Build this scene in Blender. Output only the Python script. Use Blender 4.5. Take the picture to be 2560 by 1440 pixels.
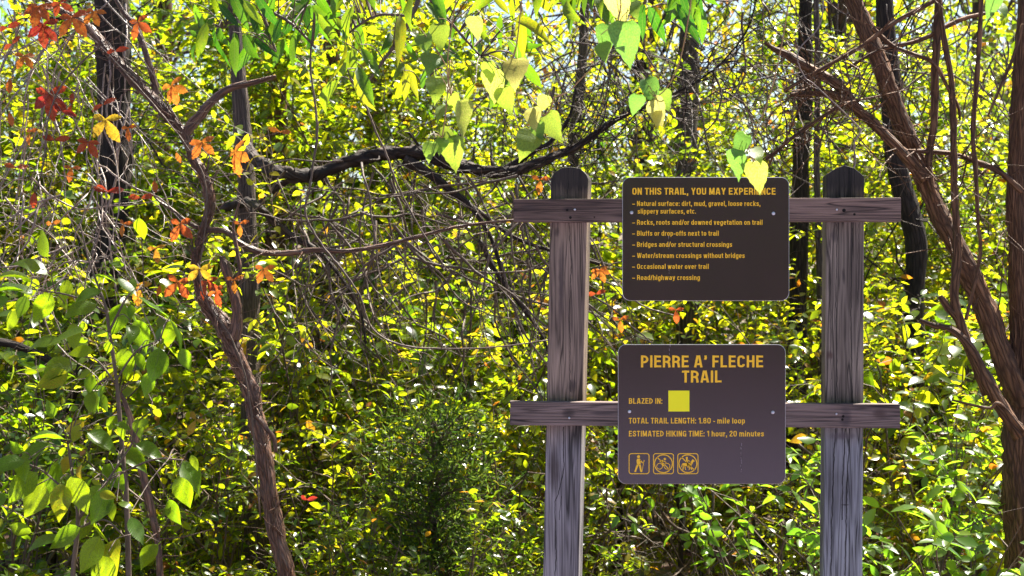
import bpy, bmesh, math, random
import numpy as np
from mathutils import Vector, Matrix

for o in list(bpy.data.objects):
    bpy.data.objects.remove(o)
scene = bpy.context.scene
C = scene.collection
R = math.radians

# ------------------------------------------------------------------ camera
CAM_Z = 1.55
cam_d = bpy.data.cameras.new('camera')
cam = bpy.data.objects.new('camera', cam_d)
C.objects.link(cam)
cam.location = (0, 0, CAM_Z)
cam.rotation_euler = (R(90), 0, 0)
cam_d.sensor_width = 36
cam_d.lens = 50
cam_d.clip_start = 0.05
cam_d.clip_end = 600
cam_d.dof.use_dof = True
cam_d.dof.focus_distance = 3.5
cam_d.dof.aperture_fstop = 9.0
scene.camera = cam

# ------------------------------------------------------------------ world, sun, exposure
SUN_EL, SUN_AZ = 58, 42            # azimuth clockwise from +Y (the view direction)
w = bpy.data.worlds.new('World')
scene.world = w
w.use_nodes = True
nt = w.node_tree
bg = nt.nodes['Background']
sky = nt.nodes.new('ShaderNodeTexSky')
sky.sky_type = 'NISHITA'
sky.sun_disc = False
sky.sun_elevation = R(SUN_EL)
sky.sun_rotation = R(SUN_AZ)
sky.air_density = 1.0
sky.dust_density = 1.2
nt.links.new(sky.outputs[0], bg.inputs[0])
bg.inputs[1].default_value = 0.05
sd = bpy.data.lights.new('sun', 'SUN')
sd.energy = 5.0
sd.angle = R(0.5)
sd.color = (1.0, 0.93, 0.82)
sun = bpy.data.objects.new('sun', sd)
C.objects.link(sun)
SUN_DIR = Vector((math.sin(R(SUN_AZ)) * math.cos(R(SUN_EL)), math.cos(R(SUN_AZ)) * math.cos(R(SUN_EL)), math.sin(R(SUN_EL))))
sun.rotation_euler = SUN_DIR.to_track_quat('Z', 'Y').to_euler()
sun.location = SUN_DIR * 40
scene.view_settings.view_transform = 'Standard'
scene.view_settings.look = 'None'
scene.view_settings.exposure = 2.1
scene.view_settings.gamma = 1.0
scene.view_settings.use_curve_mapping = False
cy = scene.cycles
cy.max_bounces = 5
cy.diffuse_bounces = 1
cy.glossy_bounces = 2
cy.transmission_bounces = 1
cy.transparent_max_bounces = 4
cy.caustics_reflective = False
cy.caustics_refractive = False
cy.sample_clamp_indirect = 4.0
cy.use_denoising = True
scene.render.use_persistent_data = False

# ------------------------------------------------------------------ helpers
def at(px, py, D):
    """a point seen at (px, py) of the 2560 x 1440 photograph, D metres ahead"""
    return np.array([(px - 1280) / 3555.56 * D, D, CAM_Z - (py - 720) / 3555.56 * D])

def mpx(D):
    return D / 3555.56

def unit(v):
    v = np.asarray(v, float)
    n = np.linalg.norm(v, axis=-1, keepdims=True)
    return v / np.maximum(n, 1e-9)

class Geo:
    def __init__(self):
        self.V, self.F, self.T, self.B, self.n = [], {}, [], [], 0
    def add(self, V, faces, tint=0.5, bk=None):
        V = np.asarray(V, float).reshape(-1, 3)
        n = len(V)
        for f in faces:
            f = np.asarray(f, int)
            if len(f):
                self.F.setdefault(f.shape[1], []).append(f + self.n)
        self.V.append(V)
        self.T.append(np.broadcast_to(np.asarray(tint, float), (n,)).copy())
        self.B.append(np.zeros((n, 3)) if bk is None else np.asarray(bk, float))
        self.n += n
    def mesh(self, name, mats, smooth=True):
        V = np.concatenate(self.V)
        T = np.concatenate(self.T)
        B = np.concatenate(self.B)
        loops, starts = [], []
        pos = 0
        for k, lst in self.F.items():
            f = np.concatenate(lst)
            loops.append(f.ravel())
            starts.append(pos + np.arange(len(f)) * k)
            pos += f.size
        loops = np.concatenate(loops)
        starts = np.concatenate(starts)
        me = bpy.data.meshes.new(name)
        me.vertices.add(len(V)); me.vertices.foreach_set('co', V.astype(np.float32).ravel())
        me.loops.add(len(loops)); me.loops.foreach_set('vertex_index', loops.astype(np.int32))
        me.polygons.add(len(starts)); me.polygons.foreach_set('loop_start', starts.astype(np.int32))
        me.update(calc_edges=True)
        if smooth:
            me.polygons.foreach_set('use_smooth', np.ones(len(starts), bool))
        a = me.attributes.new('tint', 'FLOAT', 'POINT'); a.data.foreach_set('value', T.astype(np.float32))
        a = me.attributes.new('bk', 'FLOAT_VECTOR', 'POINT'); a.data.foreach_set('vector', B.astype(np.float32).ravel())
        for m in (mats if isinstance(mats, (list, tuple)) else [mats]):
            me.materials.append(m)
        me.validate()
        return me
    def build(self, name, mats, parent=None, smooth=True):
        return link(name, self.mesh(name, mats, smooth), parent)

def link(name, me, parent=None):
    o = bpy.data.objects.new(name, me)
    C.objects.link(o)
    if parent is not None:
        o.parent = parent
    return o

def tag(o, label=None, cat=None, group=None, kind=None):
    if label: o['label'] = label
    if cat: o['category'] = cat
    if group: o['group'] = group
    if kind: o['kind'] = kind
    return o

def thing(name, label, cat, loc=(0, 0, 0), rz=0, group=None):
    o = bpy.data.objects.new(name, None)
    C.objects.link(o)
    o.empty_display_size = 0.2
    o.location = loc
    o.rotation_euler = (0, 0, rz)
    return tag(o, label, cat, group)

def copy_thing(root, loc, rz, sc=1.0, label=None, group=None, skip=()):
    r = root.copy(); C.objects.link(r)
    r.location = loc; r.rotation_euler = (0, 0, rz); r.scale = (sc, sc, sc) if np.isscalar(sc) else sc
    if label: r['label'] = label
    if group: r['group'] = group
    for ch in root.children:
        if ch.name.split('.')[0] in skip: continue
        c = ch.copy(); C.objects.link(c); c.parent = r
        for g in ch.children:
            d = g.copy(); C.objects.link(d); d.parent = c
    return r

def spline(P, per=6):
    """Catmull-Rom through the rows of P (any number of columns)"""
    P = np.asarray(P, float)
    if len(P) < 3: 
        t = np.linspace(0, 1, per + 1)[:, None]
        return P[0] * (1 - t) + P[-1] * t
    Q = np.vstack([2 * P[0] - P[1], P, 2 * P[-1] - P[-2]])
    out = []
    for i in range(1, len(Q) - 2):
        p0, p1, p2, p3 = Q[i - 1], Q[i], Q[i + 1], Q[i + 2]
        for t in np.linspace(0, 1, per, endpoint=False):
            out.append(0.5 * ((2 * p1) + (-p0 + p2) * t + (2 * p0 - 5 * p1 + 4 * p2 - p3) * t * t + (-p0 + 3 * p1 - 3 * p2 + p3) * t ** 3))
    out.append(P[-1])
    return np.array(out)

def tube(geo, P, r, seg=8, rough=0.0, rng=None, tint=0.5, cap=True):
    """a tapered tube along P; r = radius per point; rough = bark relief as a share of r"""
    P = np.asarray(P, float); n = len(P)
    r = np.broadcast_to(np.asarray(r, float), (n,)).copy()
    T = unit(np.gradient(P, axis=0))
    ref = np.array([0.31, 0.83, 0.2]) if abs(T[0][1]) < 0.8 else np.array([1.0, 0.1, 0.2])
    U = ref - (T @ ref)[:, None] * T
    U = unit(U); W = np.cross(T, U)
    ang = np.arange(seg) / seg * 2 * math.pi
    rad = np.repeat(r[:, None], seg, 1)
    s = np.concatenate([[0], np.cumsum(np.linalg.norm(np.diff(P, axis=0), axis=1))])
    if rough and rng is not None:
        ph = rng.random(6) * 6.28
        A, S = np.meshgrid(ang, s)
        rm = r.mean() + 1e-6
        f = (0.5 * np.sin(2 * A + ph[0] + S / rm * 0.35) + 0.35 * np.sin(3 * A + ph[1] - S / rm * 0.6)
             + 0.3 * np.sin(5 * A + ph[2] + S / rm * 0.9) + 0.3 * np.sin(S / rm * 1.1 + ph[3]))
        f += rng.normal(0, 0.35, f.shape)
        rad = rad * (1 + rough * f)
    V = P[:, None, :] + rad[:, :, None] * (np.cos(ang)[None, :, None] * U[:, None, :] + np.sin(ang)[None, :, None] * W[:, None, :])
    bk = np.empty((n, seg, 3))
    off = 0 if rng is None else rng.random() * 20
    bk[:, :, 0] = np.cos(ang)[None] * r.max() + off
    bk[:, :, 1] = np.sin(ang)[None] * r.max()
    bk[:, :, 2] = s[:, None] + off
    i = np.arange(n - 1)[:, None]; j = np.arange(seg)[None]
    a = i * seg + j; b = i * seg + (j + 1) % seg
    F = np.stack([a, b, b + seg, a + seg], -1).reshape(-1, 4)
    faces = [F]
    if cap:
        faces.append(np.array([[(n - 1) * seg + k for k in range(seg)]]))
        faces.append(np.array([[k for k in range(seg)][::-1]]))
    geo.add(V.reshape(-1, 3), faces, tint, bk.reshape(-1, 3))
    return P, r

def tubes_batch(geo, PP, r0, r1, seg=3, tint=0.5):
    """many thin twigs at once: PP (N, n, 3)"""
    N, n, _ = PP.shape
    T = unit(np.gradient(PP, axis=1))
    ref = np.array([0.31, 0.53, 0.79])
    U = unit(ref - (T @ ref)[..., None] * T); W = np.cross(T, U)
    ang = np.arange(seg) / seg * 2 * math.pi
    t = np.linspace(0, 1, n)[None, :]
    r0 = np.broadcast_to(np.asarray(r0, float), (N,))[:, None]; r1 = np.broadcast_to(np.asarray(r1, float), (N,))[:, None]
    rad = r0 * (1 - t) + r1 * t
    V = PP[:, :, None, :] + rad[:, :, None, None] * (np.cos(ang)[None, None, :, None] * U[:, :, None, :] + np.sin(ang)[None, None, :, None] * W[:, :, None, :])
    base = np.arange(N)[:, None, None] * (n * seg)
    i = np.arange(n - 1)[None, :, None]; j = np.arange(seg)[None, None, :]
    a = base + i * seg + j; b = base + i * seg + (j + 1) % seg
    F = np.stack([a, b, b + seg, a + seg], -1).reshape(-1, 4)
    bk = V.reshape(-1, 3).copy()
    geo.add(V.reshape(-1, 3), [F], np.repeat(np.broadcast_to(tint, (N,)), n * seg), bk)

# leaf templates: x along the leaf 0..1, y across, z off the blade
def blade(stations, fold=0.12, droop=0.12, rows=1, serr=0.0):
    """stations: (t, half width). midrib vertices + two edges"""
    V, F4, F3 = [], [], []
    n = len(stations)
    for k, (t, hw) in enumerate(stations):
        z = -droop * t * t
        s = serr * (1 if k % 2 else -1) if 0 < k < n - 1 else 0
        V += [(t, 0, z), (t + s, hw, z + fold * hw), (t + s, -hw, z + fold * hw)]
    for k in range(n - 1):
        a, b = 3 * k, 3 * k + 3
        F4 += [(a, b, b + 1, a + 1), (a + 2, b + 2, b, a)]
    return np.array(V, float), [np.array(F4)]

ELL = blade([(0, .02), (.18, .17), (.45, .25), (.75, .17), (1, .01)], fold=.25, droop=.18)
ELLW = blade([(0, .03), (.15, .22), (.4, .32), (.7, .25), (.9, .1), (1, .01)], fold=.2, droop=.2)
SIMPLE = blade([(0, .04), (.42, .27), (1, .02)], fold=.3, droop=.2)
LANCE = blade([(-.12, .006), (0, .012), (.12, .1), (.3, .135), (.5, .14), (.7, .105), (.88, .04), (1, .003)], fold=.35, droop=.3)
HEART = blade([(-.35, .008), (-.02, .012), (-.03, .2), (.05, .33), (.15, .38), (.22, .39), (.33, .36), (.40, .345), (.52, .28), (.58, .26), (.7, .17), (.78, .13), (.9, .045), (1, .003)], fold=.12, droop=.16, serr=.012)
LEAFLET = blade([(-.06, .01), (0, .015), (.15, .09), (.3, .17), (.4, .19), (.5, .235), (.56, .215), (.66, .235), (.72, .19), (.8, .18), (.85, .12), (.93, .07), (1, .004)], fold=.15, droop=.2, serr=.015)
OVAL = blade([(-.15, .008), (0, .012), (.08, .14), (.22, .25), (.4, .29), (.58, .25), (.75, .16), (.9, .06), (1, .004)], fold=.15, droop=.25)

def leaves(geo, tmpl, pos, d, nrm, size, tint, width=1.0):
    TV, TF = tmpl
    pos = np.asarray(pos, float); N = len(pos)
    if N == 0: return
    x = unit(d); z = unit(nrm - (np.sum(nrm * x, 1, keepdims=True)) * x); y = np.cross(z, x)
    size = np.broadcast_to(np.asarray(size, float), (N,)); width = np.broadcast_to(np.asarray(width, float), (N,))
    V = pos[:, None, :] + size[:, None, None] * (TV[None, :, 0, None] * x[:, None] + TV[None, :, 1, None] * width[:, None, None] * y[:, None] + TV[None, :, 2, None] * z[:, None])
    n = len(TV)
    faces = [(f[None] + (np.arange(N) * n)[:, None, None]).reshape(-1, f.shape[1]) for f in TF]
    bk = np.repeat(TV[None], N, 0)
    geo.add(V.reshape(-1, 3), faces, np.repeat(tint, n), bk.reshape(-1, 3))

# ------------------------------------------------------------------ materials
def new_mat(name):
    m = bpy.data.materials.new(name); m.use_nodes = True
    t = m.node_tree; t.nodes.clear()
    out = t.nodes.new('ShaderNodeOutputMaterial')
    return m, t, out

def N(t, typ, **kw):
    n = t.nodes.new(typ)
    for k, v in kw.items():
        if k.startswith('i_'):
            key = k[2:]; key = int(key) if key.isdigit() else key
            n.inputs[key].default_value = v
        else:
            setattr(n, k, v)
    return n

def ramp(t, stops, src=None, interp='LINEAR'):
    n = t.nodes.new('ShaderNodeValToRGB'); cr = n.color_ramp; cr.interpolation = interp
    while len(cr.elements) < len(stops): cr.elements.new(0.5)
    for e, (p, c) in zip(cr.elements, stops):
        e.position = p; e.color = (*c, 1) if len(c) == 3 else c
    if src is not None: t.links.new(src, n.inputs[0])
    return n

def leaf_mat(name, refl, trans, tfac=0.5, rough=0.35, spec=0.5, veins=False, hue_noise=0.0):
    """refl / trans: ramps over the leaf's own tint (0 young green .. 1 autumn)"""
    m, t, out = new_mat(name); L = t.links.new
    at_ = N(t, 'ShaderNodeAttribute', attribute_name='tint')
    info = N(t, 'ShaderNodeObjectInfo')
    add = N(t, 'ShaderNodeMath', operation='MULTIPLY_ADD', i_1=hue_noise, i_2=-hue_noise / 2)
    L(info.outputs['Random'], add.inputs[0])
    s = N(t, 'ShaderNodeMath', operation='ADD', use_clamp=True)
    L(at_.outputs['Fac'], s.inputs[0]); L(add.outputs[0], s.inputs[1])
    if veins:
        tn_ = N(t, 'ShaderNodeTexNoise', i_Scale=17.0, i_Detail=2.0)
        t2 = N(t, 'ShaderNodeMath', operation='MULTIPLY_ADD', i_1=.7, i_2=-.35); L(tn_.outputs[0], t2.inputs[0])
        t3 = N(t, 'ShaderNodeMath', operation='ADD', use_clamp=True); L(s.outputs[0], t3.inputs[0]); L(t2.outputs[0], t3.inputs[1]); s = t3
    c1 = ramp(t, refl, s.outputs[0]); c2 = ramp(t, trans, s.outputs[0])
    o1, o2 = c1.outputs[0], c2.outputs[0]
    pb = N(t, 'ShaderNodeBsdfPrincipled', i_Roughness=rough); pb.inputs['Specular IOR Level'].default_value = spec
    if veins:
        bk = N(t, 'ShaderNodeAttribute', attribute_name='bk')
        sep = N(t, 'ShaderNodeSeparateXYZ'); L(bk.outputs['Vector'], sep.inputs[0])
        ay = N(t, 'ShaderNodeMath', operation='ABSOLUTE'); L(sep.outputs[1], ay.inputs[0])
        v = N(t, 'ShaderNodeMath', operation='MULTIPLY_ADD', i_1=-0.75); L(ay.outputs[0], v.inputs[0]); L(sep.outputs[0], v.inputs[2])
        ml = N(t, 'ShaderNodeMath', operation='MULTIPLY', i_1=11.0); L(v.outputs[0], ml.inputs[0])
        fr = N(t, 'ShaderNodeMath', operation='PINGPONG', i_1=0.5); L(ml.outputs[0], fr.inputs[0])
        side = N(t, 'ShaderNodeMath', operation='LESS_THAN', i_1=0.05); L(fr.outputs[0], side.inputs[0])
        mid = N(t, 'ShaderNodeMath', operation='LESS_THAN', i_1=0.012); L(ay.outputs[0], mid.inputs[0])
        mx = N(t, 'ShaderNodeMath', operation='MAXIMUM'); L(side.outputs[0], mx.inputs[0]); L(mid.outputs[0], mx.inputs[1])
        nz = N(t, 'ShaderNodeTexNoise', i_Scale=26.0, i_Detail=3.0)
        bl = ramp(t, [(.35, (.62, .62, .62)), (.6, (1, 1, 1))], nz.outputs[0])
        fm = N(t, 'ShaderNodeMath', operation='MULTIPLY', i_1=0.35); L(mx.outputs[0], fm.inputs[0])
        for k, src in ((1, o1), (2, o2)):
            mm = N(t, 'ShaderNodeMixRGB', blend_type='MULTIPLY', i_0=1.0); L(src, mm.inputs[1]); L(bl.outputs[0], mm.inputs[2])
            mv = N(t, 'ShaderNodeMixRGB', blend_type='MIX'); L(fm.outputs[0], mv.inputs[0]); L(mm.outputs[0], mv.inputs[1])
            mv.inputs[2].default_value = (.22, .28, .08, 1) if k == 1 else (.2, .28, .03, 1)
            if k == 1: o1 = mv.outputs[0]
            else: o2 = mv.outputs[0]
        vs = N(t, 'ShaderNodeTexVoronoi', i_Scale=45.0)
        sp = ramp(t, [(.1, (1, 1, 1)), (.19, (0, 0, 0))], vs.outputs['Distance'])
        gate = N(t, 'ShaderNodeTexNoise', i_Scale=9.0); gg = ramp(t, [(.5, (0, 0, 0)), (.6, (.8, .8, .8))], gate.outputs[0])
        sf = N(t, 'ShaderNodeMixRGB', blend_type='MULTIPLY', i_0=1.0); L(sp.outputs[0], sf.inputs[1]); L(gg.outputs[0], sf.inputs[2])
        for k in (1, 2):
            ms = N(t, 'ShaderNodeMixRGB'); L(sf.outputs[0], ms.inputs[0]); L(o1 if k == 1 else o2, ms.inputs[1]); ms.inputs[2].default_value = (.09, .045, .015, 1)
            if k == 1: o1 = ms.outputs[0]
            else: o2 = ms.outputs[0]
        bp = N(t, 'ShaderNodeBump', i_Strength=0.25, i_Distance=0.002); L(mx.outputs[0], bp.inputs['Height']); L(bp.outputs[0], pb.inputs['Normal'])
    L(o1, pb.inputs['Base Color'])
    tr = N(t, 'ShaderNodeBsdfTranslucent'); L(o2, tr.inputs['Color'])
    mix = N(t, 'ShaderNodeMixShader', i_0=tfac); L(pb.outputs[0], mix.inputs[1]); L(tr.outputs[0], mix.inputs[2])
    L(mix.outputs[0], out.inputs['Surface'])
    return m

GREEN_R = [(0, (.012, .034, .007)), (.4, (.03, .068, .008)), (.75, (.07, .11, .01)), (.9, (.2, .17, .015)), (1, (.22, .085, .015))]
GREEN_T = [(0, (.1, .28, .008)), (.35, (.36, .55, .008)), (.7, (.82, .86, .012)), (.9, (.94, .68, .02)), (1, (.78, .26, .02))]
M = {}
M['leaf'] = leaf_mat('green yellow leaf', GREEN_R, GREEN_T, .5, .27, .6, hue_noise=.22)
M['leaf_far'] = leaf_mat('far leaf', GREEN_R, GREEN_T, .5, .4, .5, hue_noise=.3)
M['leaf_fresh'] = leaf_mat('fresh green leaf', [(0, (.03, .1, .012)), (1, (.1, .17, .015))], [(0, (.2, .55, .02)), (1, (.55, .78, .03))], .5, .32, .6, hue_noise=.1)
M['leaf_long'] = leaf_mat('long green leaf', [(0, (.02, .07, .015)), (.6, (.06, .14, .015)), (.85, (.2, .22, .02)), (1, (.35, .2, .02))],
                          [(0, (.06, .26, .008)), (.5, (.26, .5, .008)), (.85, (.65, .66, .01)), (1, (.85, .5, .02))], .5, .35, .5, veins=True)
M['leaf_heart'] = leaf_mat('pale heart leaf', [(0, (.08, .19, .05)), (.6, (.13, .22, .04)), (1, (.3, .28, .08))],
                           [(0, (.22, .48, .06)), (.6, (.55, .70, .05)), (1, (.85, .78, .2))], .5, .42, .4, veins=True)
M['leaf_big'] = leaf_mat('broad green leaf', [(0, (.035, .1, .008)), (.7, (.1, .19, .01)), (1, (.25, .2, .02))],
                         [(0, (.3, .62, .008)), (.7, (.62, .8, .008)), (1, (.85, .62, .02))], .55, .34, .35, veins=True)
M['leaf_red'] = leaf_mat('red creeper leaf', [(0, (.2, .014, .016)), (.4, (.42, .06, .016)), (.75, (.5, .14, .02)), (1, (.5, .3, .02))],
                         [(0, (.62, .03, .03)), (.4, (.85, .14, .03)), (.75, (.9, .3, .03)), (1, (.88, .62, .03))], .5, .4, .45, veins=True)
M['needles'] = leaf_mat('cedar sprays', [(0, (.02, .055, .012)), (1, (.07, .13, .02))], [(0, (.05, .14, .015)), (1, (.3, .42, .04))], .45, .55, .25)
M['litter'] = leaf_mat('dry fallen leaf', [(0, (.1, .05, .025)), (.5, (.2, .1, .045)), (1, (.3, .18, .07))], [(0, (.1, .05, .02)), (1, (.4, .2, .05))], .25, .6, .3)

def bark_mat(name, dark, light, edge=None, su=34.0, sv=5.0, bump=0.8, rough=0.75, spec=0.35, plates=True):
    m, t, out = new_mat(name); L = t.links.new
    bk = N(t, 'ShaderNodeAttribute', attribute_name='bk')
    mp = N(t, 'ShaderNodeMapping'); mp.inputs['Scale'].default_value = (su, su, sv); L(bk.outputs['Vector'], mp.inputs[0])
    nz = N(t, 'ShaderNodeTexNoise', i_Scale=1.0, i_Detail=5.0, i_Roughness=.68, i_Distortion=.9); L(mp.outputs[0], nz.inputs['Vector'])
    mp2 = N(t, 'ShaderNodeMapping'); mp2.inputs['Scale'].default_value = (su * 1.6, su * 1.6, sv * 1.5); L(bk.outputs['Vector'], mp2.inputs[0])
    vo = N(t, 'ShaderNodeTexVoronoi', feature='DISTANCE_TO_EDGE', i_Scale=1.0); L(mp2.outputs[0], vo.inputs['Vector'])
    big = N(t, 'ShaderNodeTexNoise', i_Scale=4.0, i_Detail=2.0); L(bk.outputs['Vector'], big.inputs['Vector'])
    crack = ramp(t, [(.0, (0, 0, 0)), (.22, (1, 1, 1))], vo.outputs['Distance'])
    h = N(t, 'ShaderNodeMixRGB', blend_type='MULTIPLY', i_0=.62 if plates else .2); L(nz.outputs[0], h.inputs[1]); L(crack.outputs[0], h.inputs[2])
    col = ramp(t, [(.12, dark), (.55, light), (.85, edge or light)], h.outputs[0])
    mul = N(t, 'ShaderNodeMixRGB', blend_type='MULTIPLY', i_0=.6); L(col.outputs[0], mul.inputs[1])
    bc = ramp(t, [(.3, (.5, .5, .5)), (.7, (1.15, 1.1, 1.05))], big.outputs[0]); L(bc.outputs[0], mul.inputs[2])
    pb = N(t, 'ShaderNodeBsdfPrincipled', i_Roughness=rough); pb.inputs['Specular IOR Level'].default_value = spec
    L(mul.outputs[0], pb.inputs['Base Color'])
    bp = N(t, 'ShaderNodeBump', i_Strength=bump, i_Distance=0.012); L(h.outputs[0], bp.inputs['Height']); L(bp.outputs[0], pb.inputs['Normal'])
    L(pb.outputs[0], out.inputs['Surface'])
    return m

M['bark_red'] = bark_mat('reddish shaggy bark', (.032, .013, .009), (.25, .13, .08), (.55, .42, .32), 50, 9, 1.0, .45, .6)
M['bark_dark'] = bark_mat('dark furrowed bark', (.012, .009, .008), (.05, .037, .03), (.12, .095, .075), 34, 6, 1.0, .8, .25)
M['bark_limb'] = bark_mat('blackish flaking sun patched bark', (.01, .007, .006), (.06, .042, .033), (.34, .25, .19), 26, 9, 1.0, .75, .3)  # palest tone paints sunlit patches into the limb's bark
M['bark_grey'] = bark_mat('grey ridged bark', (.03, .022, .018), (.15, .115, .095), (.26, .21, .18), 40, 5, .9, .7, .3)
M['bark_orange'] = bark_mat('orange brown ridged bark', (.03, .012, .006), (.23, .12, .06), (.4, .25, .15), 40, 7.5, 1.0, .7, .35)
M['twig'] = bark_mat('pale twig bark', (.12, .085, .065), (.28, .21, .17), (.4, .33, .28), 60, 20, .3, .38, .8, plates=False)
M['twig_tan'] = bark_mat('tan stalk', (.24, .13, .05), (.34, .2, .08), None, 60, 20, .2, .5, .4, plates=False)
M['stem'] = bark_mat('brown shrub stem', (.05, .035, .026), (.14, .1, .075), (.24, .18, .14), 60, 12, .4, .6, .4, plates=False)

def wood_mat(name, base, dark, axis='Z', blue=0.0, seed=0.0, cap=None, lower=None, cracks=(), knots=()):
    """weathered timber; grain along the given axis of the object"""
    m, t, out = new_mat(name); L = t.links.new
    tc = N(t, 'ShaderNodeTexCoord')
    mp = N(t, 'ShaderNodeMapping'); mp.inputs['Location'].default_value = (seed, seed * .7, seed * .3)
    mp.inputs['Scale'].default_value = (26, 26, .9) if axis == 'Z' else (.9, 26, 26)
    L(tc.outputs['Object'], mp.inputs[0])
    nz = N(t, 'ShaderNodeTexNoise', i_Scale=1.0, i_Detail=3.0, i_Roughness=.5, i_Distortion=.25); L(mp.outputs[0], nz.inputs['Vector'])
    # growth rings: bands of the slow noise
    ml = N(t, 'ShaderNodeMath', operation='MULTIPLY', i_1=16.0); L(nz.outputs[0], ml.inputs[0])
    pp = N(t, 'ShaderNodeMath', operation='PINGPONG', i_1=.5); L(ml.outputs[0], pp.inputs[0])
    mp3 = N(t, 'ShaderNodeMapping'); mp3.inputs['Scale'].default_value = (260, 260, 7) if axis == 'Z' else (7, 260, 260)
    L(tc.outputs['Object'], mp3.inputs[0])
    fine = N(t, 'ShaderNodeTexNoise', i_Scale=1.0, i_Detail=3.0); L(mp3.outputs[0], fine.inputs['Vector'])
    # drying cracks: thin zero crossings of a long stretched noise
    mp4 = N(t, 'ShaderNodeMapping'); mp4.inputs['Location'].default_value = (seed * 2, 3, seed)
    mp4.inputs['Scale'].default_value = (30, 30, 1.3) if axis == 'Z' else (1.3, 30, 30)
    L(tc.outputs['Object'], mp4.inputs[0])
    cn = N(t, 'ShaderNodeTexNoise', i_Scale=1.0, i_Detail=1.5, i_Distortion=.1); L(mp4.outputs[0], cn.inputs['Vector'])
    ca = N(t, 'ShaderNodeMath', operation='SUBTRACT', i_1=.5); L(cn.outputs[0], ca.inputs[0])
    cb = N(t, 'ShaderNodeMath', operation='ABSOLUTE'); L(ca.outputs[0], cb.inputs[0])
    crack = ramp(t, [(.0, (0, 0, 0)), (.014, (1, 1, 1))], cb.outputs[0])
    blot = N(t, 'ShaderNodeTexNoise', i_Scale=1.0, i_Detail=3.0)
    mp5 = N(t, 'ShaderNodeMapping'); mp5.inputs['Location'].default_value = (seed * 3, 1, seed); mp5.inputs['Scale'].default_value = (11, 11, 3.2) if axis == 'Z' else (3.2, 11, 11)
    L(tc.outputs['Object'], mp5.inputs[0]); L(mp5.outputs[0], blot.inputs['Vector'])
    mixf = N(t, 'ShaderNodeMath', operation='MULTIPLY_ADD', i_1=.9); L(fine.outputs[0], mixf.inputs[0]); L(pp.outputs[0], mixf.inputs[2])
    col = ramp(t, [(.3, dark), (.66, base), (1.0, tuple(min(1, c * 1.35) for c in base))], mixf.outputs[0])
    last = col.outputs[0]
    bl = ramp(t, [(.34, (.36, .33, .32)), (.5, (.9, .88, .87)), (.66, (1.3, 1.28, 1.25))], blot.outputs[0])
    m1 = N(t, 'ShaderNodeMixRGB', blend_type='MULTIPLY', i_0=.8); L(last, m1.inputs[1]); L(bl.outputs[0], m1.inputs[2]); last = m1.outputs[0]
    sep = N(t, 'ShaderNodeSeparateXYZ'); L(tc.outputs['Object'], sep.inputs[0])
    if lower is not None:       # foot of the post with bluish sky light painted in: (height, colour factor)
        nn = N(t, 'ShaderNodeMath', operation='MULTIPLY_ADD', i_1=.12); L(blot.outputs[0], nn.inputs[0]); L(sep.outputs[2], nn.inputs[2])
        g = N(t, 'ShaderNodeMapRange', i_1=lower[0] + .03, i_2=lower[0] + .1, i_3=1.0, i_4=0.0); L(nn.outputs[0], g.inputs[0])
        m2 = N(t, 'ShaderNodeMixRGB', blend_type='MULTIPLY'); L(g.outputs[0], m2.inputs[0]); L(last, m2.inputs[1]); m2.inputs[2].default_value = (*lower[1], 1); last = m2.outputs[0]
    if cap is not None:         # black mould on the weathered head of the post
        nn = N(t, 'ShaderNodeMath', operation='MULTIPLY_ADD', i_1=.16); L(blot.outputs[0], nn.inputs[0]); L(sep.outputs[2], nn.inputs[2])
        nf = N(t, 'ShaderNodeMath', operation='MULTIPLY_ADD', i_1=.05); L(fine.outputs[0], nf.inputs[0]); L(nn.outputs[0], nf.inputs[2])
        g = N(t, 'ShaderNodeMapRange', i_1=cap[0] + .07, i_2=cap[0] + .125, i_3=0.0, i_4=cap[1]); L(nf.outputs[0], g.inputs[0])
        m3 = N(t, 'ShaderNodeMixRGB'); L(g.outputs[0], m3.inputs[0]); L(last, m3.inputs[1]); m3.inputs[2].default_value = (.014, .012, .01, 1); last = m3.outputs[0]
    m4 = N(t, 'ShaderNodeMixRGB', blend_type='MULTIPLY', i_0=.85); L(last, m4.inputs[1]); L(crack.outputs[0], m4.inputs[2])
    last = m4.outputs[0]
    if cracks or knots:
        wv = N(t, 'ShaderNodeTexNoise', i_Scale=38.0, i_Detail=2.0); L(tc.outputs['Object'], wv.inputs['Vector'])
        wx = N(t, 'ShaderNodeMath', operation='MULTIPLY_ADD', i_1=.007, i_2=-.0035); L(wv.outputs[0], wx.inputs[0])
        xs = N(t, 'ShaderNodeMath', operation='ADD'); L(sep.outputs[0], xs.inputs[0]); L(wx.outputs[0], xs.inputs[1])
    for (ax, az, bx_, bz, wd_) in cracks:       # deep drying splits at their own places
        tt = N(t, 'ShaderNodeMapRange', i_1=az, i_2=bz, i_3=ax, i_4=bx_); L(sep.outputs[2], tt.inputs[0])
        df = N(t, 'ShaderNodeMath', operation='SUBTRACT'); L(xs.outputs[0], df.inputs[0]); L(tt.outputs[0], df.inputs[1])
        ab = N(t, 'ShaderNodeMath', operation='ABSOLUTE'); L(df.outputs[0], ab.inputs[0])
        on = N(t, 'ShaderNodeMapRange', i_1=wd_ * .5, i_2=wd_ * 1.3, i_3=.92, i_4=0.0); L(ab.outputs[0], on.inputs[0])
        lo_, hi_ = min(az, bz), max(az, bz)
        g1 = N(t, 'ShaderNodeMath', operation='GREATER_THAN', i_1=lo_); L(sep.outputs[2], g1.inputs[0])
        g2 = N(t, 'ShaderNodeMath', operation='LESS_THAN', i_1=hi_); L(sep.outputs[2], g2.inputs[0])
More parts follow.
